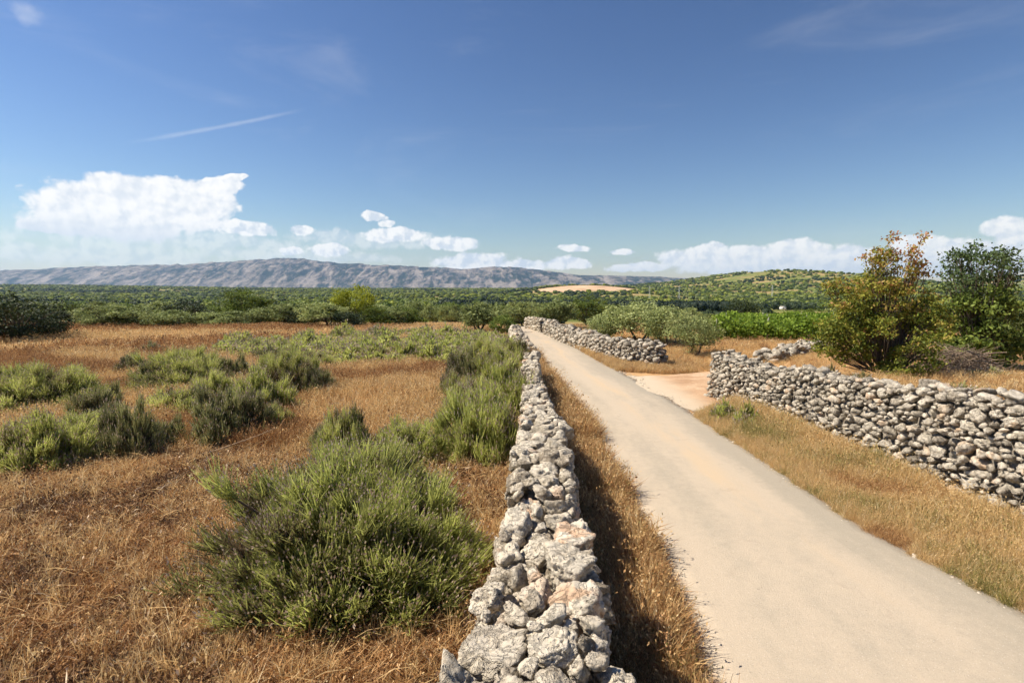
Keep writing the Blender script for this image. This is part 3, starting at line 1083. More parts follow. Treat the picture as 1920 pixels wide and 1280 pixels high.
# right-hand wall nearest the camera
xe, ye = G(1325, 742, 0)
def rw(s, z):
    return 0.30 + (1.2 - z) * 0.09
R1L = ye + 3.0
def rh(s):            # s runs from the near end (beside the camera) to the gap
    y = 1.0 + s
    h = np.interp(y, [-3, 3, 5.5, 8.5, 10.5, ye - 0.5, ye], [1.38, 1.35, 1.24, 1.05, 0.94, 0.93, 0.98])
    return float(h + 0.035 * math.sin(y * 2.3) + 0.03 * math.sin(y * 5.7 + 1))
xs_ = lambda y: float(np.interp(y, [-3, 5.4, ye], [5.75, 5.35, xe + 0.35]))
right_wall = Wall([(xs_(y), y) for y in np.linspace(1, ye, 12)], rw, rh)
stone_wall(right_wall, 'stone_wall', 'grey dry stone wall on the right of the road, nearest the camera, ending at the track gap', 'dry stone walls along the road',
           M['stone_r'], 0.036, 0.125, 1.5, 23, 110000, (4, 3, 2), bias=1.7, coping=(0.07, 0.14), rscale=lambda s: float(np.interp(s, [3, 10], [.95, .70])), rough=1.7, shell=.35, jumble=1.0)

# right-hand wall beyond the gap
p2 = [G(1232, 688), G(1180, 683), G(1125, 668), G(1080, 650), G(1046, 638), G(1022, 626), ]
p2 = [(x + 0.15, y) for x, y in p2]
mid_wall = Wall(p2, lambda s, z: 0.28 + (0.8 - z) * 0.08, lambda s: 0.72 + 0.05 * math.sin(s * 1.7) + 0.04 * math.sin(s * 4.3))
stone_wall(mid_wall, 'stone_wall', 'dry stone wall right of the road beyond the track gap, in front of the olive trees', 'dry stone walls along the road',
           M['stone_r'], 0.055, 0.13, 1.4, 33, 30000, (3, 2, 2), coping=(0.08, 0.14), shell=.2, rough=1.5, jumble=1.0)
p3 = [G(1018, 624), G(1003, 618), G(990, 612)]
far_wall = Wall(p3, lambda s, z: 0.28, lambda s: 0.78 + 0.03 * math.sin(s * 2))
stone_wall(far_wall, 'stone_wall', 'short smooth pale wall at the far bend of the road', 'dry stone walls along the road',
           M['stone'], 0.08, 0.14, 1.5, 43, 5000, (2, 2, 1), n_parts=40)
p4 = [G(1432, 678, .15), G(1470, 668, .15), G(1500, 660, .15), G(1545, 650, .15)]
rub = Wall(p4, lambda s, z: 0.40, lambda s: 0.30 + 0.08 * math.sin(s * 3))
stone_wall(rub, 'rubble_bank', 'low tumbled bank of pale stones in the dry grass left of the autumn tree', None,
           M['stone_r'], 0.07, 0.17, 1.4, 53, 3000, (3, 2, 2), n_parts=80)

ORD = ['first', 'second', 'third', 'fourth', 'fifth', 'sixth', 'seventh', 'eighth', 'ninth', 'tenth', 'eleventh', 'twelfth', 'thirteenth', 'fourteenth', 'fifteenth', 'sixteenth', 'seventeenth', 'eighteenth', 'nineteenth', 'twentieth',
       'twenty-first', 'twenty-second', 'twenty-third', 'twenty-fourth', 'twenty-fifth', 'twenty-sixth', 'twenty-seventh', 'twenty-eighth', 'twenty-ninth', 'thirtieth', 'thirty-first', 'thirty-second', 'thirty-third', 'thirty-fourth', 'thirty-fifth', 'thirty-sixth']
# ------------------------------------------------------------------ trees and shrubs
def leaves(Pc, size, r, elong=1.5, up=0.0):
    """diamond-shaped leaves at the points Pc"""
    n = len(Pc)
    a = unit(r.normal(size=(n, 3)))
    b = unit(np.cross(a, r.normal(size=(n, 3))))
    if up:
        a = unit(a + np.array([0, 0, up]))
        b = unit(np.cross(a, r.normal(size=(n, 3))))
    s = size * r.uniform(0.65, 1.35, n)[:, None]
    A, B = a * s * elong * 0.5, b * s * 0.5
    V = np.stack([Pc - A, Pc - B + A * 0.15, Pc + A, Pc + B + A * 0.15], 1).reshape(-1, 3)
    F = np.arange(4 * n).reshape(-1, 4)
    return V, F

def crown_points(r, H, W, n_cl, per, base=0.28, sig=0.085, lump=0.35, env=None, seed=0):
    """leaf positions gathered in clusters spread through an uneven envelope"""
    cs = []
    zc, rz = H * (base + 1) / 2, H * (1 - base) / 2
    while len(cs) < n_cl:
        d = unit(r.normal(size=3))
        rad = r.uniform(0.35, 1.0) ** 0.45
        k = 1 + lump * perlin((d * 1.9 + seed * 3.1)[None], 9)[0] * 1.6
        p = np.array([d[0] * W / 2, d[1] * W / 2, d[2] * rz]) * rad * k * 0.86 + [0, 0, zc]
        if env is not None and not env(p):
            continue
        if p[2] < H * base * 0.7:
            continue
        cs.append(p)
    cs = np.array(cs)
    P, R = [], []
    for c in cs:
        m = int(per * r.uniform(0.5, 1.5))
        s = sig * W * r.uniform(0.6, 1.35)
        q = r.normal(size=(m, 3)) * s * [1, 1, 0.75]
        P.append(c + q)
        tone = r.normal(0, 0.12)
        R.append(np.clip(0.48 + tone + r.normal(0, 0.16, m), 0, 1))
    return cs, np.concatenate(P), np.concatenate(R)

def branch_paths(r, cs, H, W, stems=1, trunk_r=0.09, fork=0.28, frac=0.6):
    paths = []
    roots = []
    for k in range(stems):
        a = r.uniform(0, 6.28)
        lean = 0.10 * W if stems > 1 else 0.03 * W
        b0 = np.array([math.cos(a), math.sin(a), 0]) * (0.05 * W if stems > 1 else 0)
        top = b0 + np.array([math.cos(a) * lean, math.sin(a) * lean, H * fork * r.uniform(0.9, 1.3)])
        mid = (b0 + top) / 2 + r.normal(0, 0.02 * W, 3) * [1, 1, 0]
        rt = trunk_r * r.uniform(0.8, 1.1)
        paths.append(([b0 - [0, 0, .08], b0 + (mid - b0) * .3, mid, top], [rt * 1.5, rt * 1.1, rt, rt * 0.8]))
        roots.append((top, rt * 0.8))
    for c in cs[: int(len(cs) * frac)]:
        dd = [np.linalg.norm((c - t)[:2]) for t, _ in roots]
        t, rt = roots[int(np.argmin(dd))]
        m1 = t + (c - t) * 0.4 + r.normal(0, 0.03 * W, 3) + [0, 0, 0.03 * H]
        m2 = t + (c - t) * 0.75 + r.normal(0, 0.03 * W, 3)
        q = rt * r.uniform(0.35, 0.6)
        paths.append(([t - [0, 0, 0.03], m1, m2, c], [q, q * .7, q * .4, q * .15]))
    return paths

def tree_protos(kind, seed, H, W, n_cl, per, size, mat, base=0.25, stems=1, tr=0.08, sig=0.085, lump=0.35, elong=1.5, up=0.0, env=None, frac=0.6, tone=None):
    r = np.random.default_rng(seed)
    cs, P, Rn = crown_points(r, H, W, n_cl, per, base, sig, lump, env, seed)
    P[:, 2] = np.maximum(P[:, 2], 0.06)
    if tone is not None:
        Rn = tone(P, Rn, r)
    V, F = leaves(P, size, r, elong, up)
    cm = mesh_np(kind + '_crown', V, F, mat, False, {'rnd': np.repeat(Rn, 4)})
    Vb, Fb = tubes(branch_paths(r, cs, H, W, stems, tr, base * 1.05, frac), 6)
    tm = mesh_np(kind + '_trunk', Vb, Fb, M['bark'], True)
    return (tm, cm, H, W)

def place_tree(proto, name, x, y, h, w, label, cat='tree', group=None, rz=None, z=None):
    tm, cm, H, W = proto
    e = empty(name, (x, y, float(ground(x, y)) - 0.02 if z is None else z), random.uniform(0, 6.28) if rz is None else rz)
    e.scale = (w / W, w / W, h / H)
    tag(e, label, cat, group)
    obj('trunk', tm, e)
    obj('crown', cm, e)
    return e

TP = {
    'olive': [tree_protos('olive', 100 + k, 3.2, 4.0, 52, 125, 0.085, M['olive'], 0.24, 2 + k % 2, 0.09, 0.056, 0.55, 2.2, 0.5) for k in range(4)],
    'silver': [tree_protos('silver_olive', 120 + k, 3.0, 3.6, 62, 110, 0.07, M['olive_light'], 0.22, 2 + k % 2, 0.07, 0.075, 0.5, 2.4, 0.7) for k in range(3)],
    'oak': [tree_protos('oak', 140 + k, 4.5, 4.2, 54, 140, 0.10, M['oak'], 0.12, 1, 0.13, 0.058, 0.55) for k in range(3)],
    'dark': [tree_protos('holm_oak', 160 + k, 4.0, 4.4, 62, 120, 0.10, M['dark'], 0.08, 1, 0.13, 0.085, 0.35) for k in range(2)],
    'yellow': [tree_protos('yellow_green', 180 + k, 4.5, 4.0, 60, 140, 0.09, M['yellow'], 0.10, 1, 0.12, 0.06, 0.5) for k in range(1)],
}

def tree_at(kind, px, dist, wpx, topy, label, name=None, cat='tree', group=None):
    x = (px - 960) / FPX * dist
    gz = float(ground(x, dist))
    ztop = CAM_H - (topy - HORIZON) / FPX * dist
    h = max(ztop - gz, 0.8) * 1.03
    w = wpx / FPX * dist * 1.08
    nm = name or {'olive': 'olive_tree', 'silver': 'olive_tree', 'oak': 'oak_tree', 'dark': 'holm_oak', 'yellow': 'leafy_tree'}[kind]
    return place_tree(random.choice(TP[kind]), nm, x, dist, h, w, label, cat, group)

LT = [
    ('dark', 22, 24.5, 150, 556, 'big black-green holm oak at the left edge of the photo beyond the dry grass'),
    ('dark', 92, 27, 70, 580, 'lower dark evergreen just right of the big holm oak at the left edge'),
    ('olive', 188, 33, 105, 573, 'grey-green olive tree right of the dark evergreens at the field edge'),
    ('olive', 262, 34, 100, 577, 'olive tree at the field edge, second from the dark evergreens'),
    ('olive', 318, 33, 90, 582, 'smaller olive bush leaning over the dry grass, third from the dark evergreens'),
    ('dark', 352, 40, 80, 565, 'dark round-topped tree rising between the olives left of the tall oak pair'),
    ('olive', 402, 35, 95, 586, 'low olive tree in front of the dark round-topped tree'),
    ('oak', 452, 42, 80, 536, 'tall green oak whose top reaches the mountain foot, left of the yellow-green tree'),
    ('oak', 489, 43, 70, 553, 'shorter oak touching the right side of the tall green oak'),
    ('olive', 455, 36, 90, 583, 'olive tree in front of the tall green oak'),
    ('olive', 520, 37, 80, 572, 'dark olive tree right of the oak pair'),
    ('dark', 566, 37, 60, 580, 'small dark tree between two olives left of the yellow-green tree'),
    ('olive', 606, 34, 100, 570, 'broad silvery olive tree directly left of the yellow-green tree'),
    ('yellow', 667, 37, 84, 535, 'tall bright yellow-green tree standing above the tree line'),
    ('dark', 650, 33.5, 60, 584, 'dark olive bush at the foot of the yellow-green tree'),
    ('oak', 705, 36, 60, 572, 'dark tree touching the right side of the yellow-green tree'),
    ('olive', 735, 38, 62, 578, 'olive tree right of the yellow-green tree with the pale field behind'),
    ('oak', 764, 39, 50, 571, 'rounded dark tree at the left end of the pale field strip'),
    ('olive', 812, 60, 46, 573, 'small pale tree behind the tan field strip'),
    ('olive', 840, 58, 40, 574, 'small thin tree at the right end of the tan field strip'),
    ('olive', 905, 30, 105, 568, 'broad olive tree left of the far end of the road'),
    ('oak', 940, 27.5, 52, 588, 'small dark leafy tree standing at the left side of the far road end'),
    ('olive', 985, 44, 80, 567, 'olive tree straight behind the far end of the road'),
    ('olive', 1042, 33, 84, 561, 'olive tree with bare forked trunks above the far wall'),
    ('oak', 1098, 41, 74, 559, 'darker green tree right of the olive with bare forked trunks'),
    ('oak', 1132, 50, 50, 566, 'small green tree behind the silvery olives'),
    ('silver', 1196, 24.5, 136, 568, 'largest silvery olive tree behind the wall beyond the gap'),
    ('silver', 1134, 25, 76, 590, 'thin young silvery olive at the left of the largest one'),
    ('silver', 1252, 23, 100, 577, 'silvery olive tree between the largest one and the vineyard'),
    ('silver', 1302, 19.6, 84, 594, 'small silvery olive with bare trunk on the dry grass before the vineyard'),
    ('dark', 1392, 75, 56, 561, 'rounded dark green tree alone in the middle of the meadow'),
    ('oak', 1512, 62, 56, 575, 'green bushy tree in the meadow left of the autumn tree'),
    ('olive', 1600, 55, 80, 572, 'grey-green tree behind the autumn tree'),
]
for k, px, dd, wp, ty, lab in LT:
    tree_at(k, px, dd, wp, ty, lab)
# rows of trees behind the first line
rr = np.random.default_rng(77)
belt = []
for px in list(range(-60, 880, 42)) + list(range(870, 1130, 44)):
    dd = rr.uniform(52, 88)
    k = ['oak', 'oak', 'olive', 'olive', 'dark'][rr.integers(0, 5)]
    belt.append((px + rr.uniform(-14, 14), k, dd, rr.uniform(55, 90), rr.uniform(565, 577)))
belt.sort()
for q, (px, k, dd, wp, ty) in enumerate(belt):
    look = {'olive': 'grey-green olive', 'oak': 'mid green tree', 'dark': 'dark round tree'}[k]
    tree_at(k, px, dd, wp, ty, '%s, %s from the left in the second line of trees behind the field' % (look, ORD[q]), group='trees of the belt behind the field edge')
for q, (px, dd, ty, wp) in enumerate([(1240, 60, 577, 60), (1290, 66, 578, 50), (1340, 58, 588, 60), (1420, 52, 590, 50), (1455, 55, 588, 60), (1490, 50, 592, 50), (1570, 66, 580, 60)]):
    tree_at('olive', px, dd, wp, ty, 'low grey-green bush beyond the vineyard, %s from the left in the meadow' % ORD[q], name='bush', cat='bush', group='low bushes in the meadow')

# ---- the autumn-coloured tree and its neighbours on the right terrace
def lobes(lst):
    def f(p):
        for (cx, cy, cz, rx, rz) in lst:
            if ((p[0] - cx) / rx) ** 2 + ((p[1] - cy) / rx) ** 2 + ((p[2] - cz) / rz) ** 2 < 1:
                return True
        return False
    return f

def big_shrub(name, x, y, lst, n_leaf, size, mat, wood, label, cat, seed, tone, elong=1.6, sig=0.13, per=85, stems=7, up=0.0):
    r = np.random.default_rng(seed)
    vol = np.array([(l[3] ** 2 * l[4]) ** 0.62 for l in lst])
    vol = vol / vol.sum()
    cs = []
    ncl = n_leaf // per
    for k in range(ncl):
        l = lst[r.choice(len(lst), p=vol)]
        d = unit(r.normal(size=3)) * r.uniform(0.3, 1.0) ** 0.4
        cs.append(np.array([l[0] + d[0] * l[3], l[1] + d[1] * l[3], max(l[2] + d[2] * l[4], 0.12)]))
    cs = np.array(cs)
    P, T = [], []
    for c in cs:
        m = int(per * r.uniform(.5, 1.5))
        q = r.normal(size=(m, 3)) * [sig, sig, sig * 0.6]
        P.append(c + q)
        T.append(np.full(m, r.normal(0, .1)))
    P, T = np.concatenate(P), np.concatenate(T)
    P[:, 2] = np.maximum(P[:, 2], 0.03)
    Rn = tone(P, T, r)
    V, F = leaves(P, size, r, elong, up)
    root = empty(name, (x, y, float(ground(x, y)) - 0.02))
    tag(root, label, cat)
    obj('crown', mesh_np(name + '_crown', V, F, mat, False, {'rnd': np.repeat(np.clip(Rn, 0, 1), 4)}), root)
    paths = []
    for k in range(stems):
        a = r.uniform(0, 6.28)
        b0 = np.array([math.cos(a), math.sin(a), 0]) * r.uniform(0.02, .3)
        c = cs[r.integers(0, len(cs))]
        paths.append(([b0, b0 + (c - b0) * [.2, .2, .45], b0 + (c - b0) * .8, c], [.045, .035, .02, .006]))
    for c in cs[::2]:
        b0 = np.array([c[0] * .35, c[1] * .35, c[2] * .35])
        m = b0 + (c - b0) * .6 + r.normal(0, .06, 3)
        paths.append(([b0, m, c], [.014, .009, .003]))
    Vb, Fb = tubes(paths, 5)
    obj('trunk', mesh_np(name + '_trunk', Vb, Fb, wood, True), root)
    return root

def P_on(px, dist, py):
    """x and height of the spot at a pixel for a given distance ahead"""
    return (px - 960) / FPX * dist, CAM_H - (py - HORIZON) / FPX * dist

D1 = 12.6
bx, _ = P_on(1668, D1, 600)
gz1 = float(ground(bx, D1))
def lob(px, py, rx, ry, dy=0.0, D=D1, ox=bx, g=None):
    x, z = P_on(px, D, py)
    k = D / FPX
    return (x - ox, dy, z - (gz1 if g is None else g), rx * k, ry * k)
aut = [lob(1640, 570, 55, 45), lob(1700, 575, 70, 45, .2), lob(1590, 580, 42, 45, -.1), lob(1660, 622, 90, 45, -.2), lob(1745, 600, 45, 45, .1),
       lob(1655, 512, 34, 36), lob(1662, 456, 11, 17), lob(1645, 478, 14, 14), lob(1620, 478, 20, 9), lob(1726, 525, 20, 50, .1), lob(1724, 465, 8, 30, .1), lob(1716, 488, 12, 26, .1), lob(1693, 500, 8, 26), lob(1640, 534, 48, 20), lob(1675, 490, 10, 20),
       lob(1565, 545, 24, 26), lob(1555, 640, 26, 30), lob(1600, 640, 60, 40), lob(1690, 675, 52, 34, -.5), lob(1660, 690, 36, 20, -.6), lob(1585, 610, 44, 50)]
def aut_tone(P, T, r):
    H = P[:, 2] / 3.4
    v = 0.46 + T * 1.1 + r.normal(0, .15, len(P)) + (H - .45) * 0.60
    v += 0.16 * (perlin(P * 1.3, 4))
    low = np.clip((0.30 - H) / .3, 0, 1)
    return v * (1 - low) + (0.50 + r.normal(0, .08, len(P))) * low
big_shrub('autumn_tree', bx, D1, aut, 25000, 0.040, M['autumn'], M['bark'], 'large shrubby tree with green, orange and rust leaves behind the right-hand wall', 'tree', 5, aut_tone, sig=0.078, per=40)

D2 = 15.5
ox2, _ = P_on(1835, D2, 600)
g2 = float(ground(ox2, D2))
grn = [lob(1835, 500, 60, 30, 0, D2, ox2, g2), lob(1880, 500, 34, 34, 0, D2, ox2, g2), lob(1800, 490, 26, 26, .3, D2, ox2, g2), lob(1840, 470, 40, 16, 0, D2, ox2, g2), lob(1795, 530, 36, 28, 0, D2, ox2, g2)]
def grn_tone(P, T, r):
    return 0.45 + T + r.normal(0, .18, len(P))
big_shrub('oak_tree', ox2, D2, grn, 3300, 0.055, M['oak_near'], M['bark'], 'airy dark green oak with open crown right of the autumn tree, against the sky', 'tree', 8, grn_tone, sig=0.12, per=20, stems=9)
bsh = [lob(1800, 590, 50, 40, 0, D2, ox2, g2), lob(1850, 600, 60, 45, .4, D2, ox2, g2), lob(1840, 560, 45, 30, .2, D2, ox2, g2), lob(1810, 630, 50, 24, -.3, D2, ox2, g2), lob(1855, 640, 30, 24, -.2, D2, ox2, g2), lob(1780, 655, 40, 16, .2, D2, ox2, g2), lob(1860, 660, 45, 16, 0, D2, ox2, g2)]
D2b = 15.2
big_shrub('thicket', ox2, D2b, bsh, 8500, 0.065, M['oak'], M['bark'], 'dense dark green thicket under the airy oak, behind the brushwood pile', 'bush', 9, lambda P, T, r: 0.55 + T + r.normal(0, .18, len(P)), sig=0.14, per=60)
for px, dd, ty, wp, lab in [(1905, 17, 585, 90, 'grey-green bush at the right edge of the photo behind the dry grass'), (1900, 30, 560, 90, 'darker tree behind the grey-green bush at the right edge'), 
                            (1760, 36, 575, 90, 'green tree glimpsed behind the autumn tree and the oak')]:
    tree_at('olive' if ty == 585 else 'oak', px, dd, wp, ty, lab)

# ---- brushwood pile
def brush_pile():
    D = 13.5
    x, _ = P_on(1800, D, 660)
    r = np.random.default_rng(3)
    paths = []
    for k in range(420):
        a = r.uniform(0, 6.28)
        c = np.array([r.normal(0, .36), r.normal(0, .3), 0])
        c[2] = max(0.03, 0.55 * math.exp(-(c[0] ** 2) / .3) * r.uniform(0.1, 1))
        d = np.array([math.cos(a), math.sin(a) * .8, r.normal(0, .25)]) * r.uniform(.2, .5)
        b = r.normal(0, .05, 3)
        p = [c - d, c + b, c + d]
        p = [np.array([q[0], q[1], max(q[2], .01)]) for q in p]
        t = r.uniform(.003, .009)
        paths.append((p, [t, t * .8, t * .3]))
    V, F = tubes(paths, 4)
    o = obj('brushwood_pile', mesh_np('brushwood_pile', V * [1.35, 1, 1.45], F, M['deadwood']), loc=(x, D, float(ground(x, D))))
    tag(o, 'grey-brown heap of dead twigs between the autumn tree and the dry grass', 'brushwood')
brush_pile()

# ---- vineyard
def vine_rows():
    r = np.random.default_rng(31)
    protos = []
    for k in range(3):
        L = 8.0
        n = 5200
        s = r.uniform(-L / 2, L / 2, n)
        hgt = 0.92 + 0.42 * perlin(xyz(s * .8, k * 5, 0), 3) + 0.38 * perlin(xyz(s * 2.1, k * 5, 0), 4)
        z = 0.12 + (hgt - .12) * r.random(n) ** 0.7
        y = r.normal(0, .36, n)
        P = np.stack([s, y, z], 1)
        V, F = leaves(P, 0.11, r, 1.2)
        Rn = np.clip(.5 + .3 * perlin(P * 2, 5) + r.normal(0, .17, n), 0, 1)
        fol = mesh_np('vine_foliage', V, F, M['vine'], False, {'rnd': np.repeat(Rn, 4)})
        st = mesh_np('vine_stake', *tubes([([(0, 0, 0), (0.01, 0, .6), (0, 0.01, 1.05)], [.022, .02, .018])], 5), M['stake'])
        tk = mesh_np('vine_trunk', *tubes([([(0, 0, -.05), (.03, .02, .3), (0, 0, .6)], [.03, .022, .015])], 5), M['bark'])
        protos.append((fol, st, tk))
    specs = []
    for k in range(9):
        d = 25.6 + k * 1.9
        x0, _ = P_on(1330 + k * 4, d, 0)
        specs.append((x0 + 4.0 - 0.1, d, k % 3, k, 'left'))
        if k > 1:
            specs.append((x0 + 12.2, d + .3, (k + 1) % 3, k, 'right'))
    for k, (x, y, v, row, half) in enumerate(specs):
        fol, st, tk = protos[v]
        nearest = k == 0
        e = empty('vine_row', (x, y, float(ground(x, y))), R_(random.uniform(-3, 3)))
        tag(e, 'bright green vine row nearest the dry grass, with pale stakes' if nearest else 'bright green vine row, %s behind the nearest one, %s half of the vineyard' % (ORD[max(row - 1, 0)], half), 'vine row', 'vine rows of the vineyard')
        obj('foliage', fol, e)
        for q in np.arange(-3.7, 4, 1.2):
            o = obj('trunk', tk, e)
            o.location = (float(q) + random.uniform(-.1, .1), 0, 0)
        for q in (-3.4, -1.1, 1.2, 3.5):
            o = obj('stake', st, e)
            o.location = (q + random.uniform(-.2, .2), 0.02, 0)
m_, t_, out_ = new_mat('pale_stake')
principled(t_, out_, (0.5, 0.45, 0.38), 0.8)
M['stake'] = m_
vine_rows()

# ------------------------------------------------------------------ lavender
def lavender(seed, Rx, H, n, width, n_tuft=7, spikes=0.5, leafy=1.0, wood=26, mat=None, ln=0.24, hole=0.16):
    """one bush: foliage, flower spikes and woody stems (meshes). Small fans of stems stand all over a lumpy dome."""
    r = np.random.default_rng(seed)
    K = n_tuft * 26
    # big lobes that make up the outline
    lob_ = []
    for k in range(n_tuft):
        a = r.uniform(0, 6.28)
        q = math.sqrt(r.random()) * 0.56 if k else 0
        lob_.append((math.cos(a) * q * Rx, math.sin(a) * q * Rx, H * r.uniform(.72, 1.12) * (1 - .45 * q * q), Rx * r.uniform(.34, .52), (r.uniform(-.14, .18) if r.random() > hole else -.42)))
    lob_ = np.array(lob_)
    li = r.integers(0, n_tuft, K)
    ph = r.uniform(0, 6.283, K)
    th = np.arccos(1 - r.random(K) * 1.02)
    nd = np.stack([np.sin(th) * np.cos(ph), np.sin(th) * np.sin(ph), np.cos(th)], 1)
    sh = r.uniform(.55, 1.0, K) ** .5
    c = np.stack([lob_[li, 0] + nd[:, 0] * lob_[li, 3] * sh, lob_[li, 1] + nd[:, 1] * lob_[li, 3] * sh, np.maximum(nd[:, 2], .03) * lob_[li, 2] * sh], 1)
    lump = perlin(c * (3.2 / max(Rx, .5)), seed)
    c[:, 2] *= 1 + .35 * lump
    c[:, 2] = np.maximum(c[:, 2] - ln * .75, 0.01)
    rad_out = c * [1, 1, 0] / Rx
    ax = unit(nd * .55 + rad_out * .45 + np.array([0, 0, .75]) + r.normal(0, .16, (K, 3)))
    ctone = lob_[li, 4] + r.normal(0, .10, K) + .3 * lump
    clen = ln * r.uniform(.65, 1.25, K)
    ti = r.integers(0, K, n)
    d = unit(ax[ti] + r.normal(0, .30, (n, 3)))
    d[:, 2] = np.abs(d[:, 2])
    L = clen[ti] * r.uniform(.55, 1.15, n)
    root = c[ti] + r.normal(0, .022, (n, 3))
    root[:, 2] = np.maximum(root[:, 2], .0)
    p0 = root
    p1 = root + d * L[:, None] * .5 + r.normal(0, .006, (n, 3))
    p2 = root + d * L[:, None] + np.array([0, 0, 1.0]) * L[:, None] * .10
    side = unit(np.cross(d, r.normal(size=(n, 3)))) * (width * r.uniform(.7, 1.3, n))[:, None]
    V = np.stack([p0 - side, p0 + side, p1 - side, p1 + side, p2 - side * .35, p2 + side * .35], 1).reshape(-1, 3)
    b = np.arange(n)[:, None] * 6
    F = np.concatenate([b + [0, 1, 3, 2], b + [2, 3, 5, 4]])
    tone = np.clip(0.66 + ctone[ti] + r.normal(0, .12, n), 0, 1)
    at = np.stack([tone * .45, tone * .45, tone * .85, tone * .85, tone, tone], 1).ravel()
    # side leaves along the stems
    m = int(n * leafy)
    k = r.integers(0, n, m)
    f = r.random(m)[:, None] ** 0.7
    q = p0[k] * (1 - f) + p2[k] * f * .96 + p1[k] * 0.04 * f
    LV, LF = leaves(q + r.normal(0, .006, (m, 3)), width * 2.2, r, 4.2, 1.2)
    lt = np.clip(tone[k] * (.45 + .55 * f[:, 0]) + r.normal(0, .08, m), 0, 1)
    FV = np.concatenate([V, LV])
    FF = np.concatenate([F, LF + len(V)])
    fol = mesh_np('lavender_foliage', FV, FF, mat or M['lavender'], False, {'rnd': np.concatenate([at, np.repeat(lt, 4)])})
    # spikes: slender crossed diamonds on the ends of stems
    ns = int(n * spikes)
    k = r.choice(n, ns, replace=False)
    sl_ = (width * 7.5 * r.uniform(.6, 1.3, ns))[:, None]
    up = unit(d[k] + [0, 0, .5])
    s1 = unit(np.cross(up, r.normal(size=(ns, 3)))) * width * 1.6
    s2 = unit(np.cross(up, s1)) * width * 1.6
    c = p2[k]
    SV = np.stack([c, c + up * sl_ * .4 + s1, c + up * sl_, c + up * sl_ * .4 - s1, c, c + up * sl_ * .4 + s2, c + up * sl_, c + up * sl_ * .4 - s2], 1).reshape(-1, 3)
    SF = np.arange(8 * ns).reshape(-1, 4)
    spk = mesh_np('lavender_spikes', SV, SF, M['spike'], False, {'rnd': np.repeat(r.random(ns), 8)})
    paths = []
    for j in range(wood):
        i = r.integers(0, n)
        a = root[i] * [.35, .35, 0]
        e = p1[i]
        mdl = a + (e - a) * .5 + r.normal(0, .05 * Rx, 3) * [1, 1, .3]
        paths.append(([a - [0, 0, .03], mdl, e], [.014 * Rx + .004, .008 * Rx + .003, .003]))
    wd = mesh_np('lavender_wood', *tubes(paths, 5), M['lav_wood'], True)
    return fol, spk, wd, Rx, H

def place_lav(proto, x, y, w, h, label, group='lavender bushes in the field', name='lavender_bush', rz=None):
    fol, spk, wd, Rx, H = proto
    e = empty(name, (x, y, float(ground(x, y)) - 0.01), random.uniform(0, 6.28) if rz is None else rz)
    e.scale = (w / (2 * Rx * 1.12), w / (2 * Rx * 1.12), h / (H * 1.02))
    tag(e, label, 'bush', group)
    obj('foliage', fol, e)
    obj('flower_spikes', spk, e)
    obj('woody_stem', wd, e)
    return e

LB = lavender(1, 1.0, 0.80, 42000, 0.0034, 26, .30, 1.2, 160, None, .20, .12)
LM = [lavender(10 + k, 0.8, 0.7, 11000, 0.0052, 11, .22, 1.1, 60, None, .20) for k in range(3)] + [lavender(14, 0.8, 0.7, 7000, 0.0052, 8, .12, 1.0, 130, M['lav_dark'], .18, .4)]
LS = [lavender(20 + k, 0.6, 0.55, 2600, 0.012, 6, .12, .9, 20, None, .20) for k in range(3)] + [lavender(24, 0.6, 0.55, 1900, 0.012, 4, .1, .8, 60, M['lav_dark'], .18, .4)]

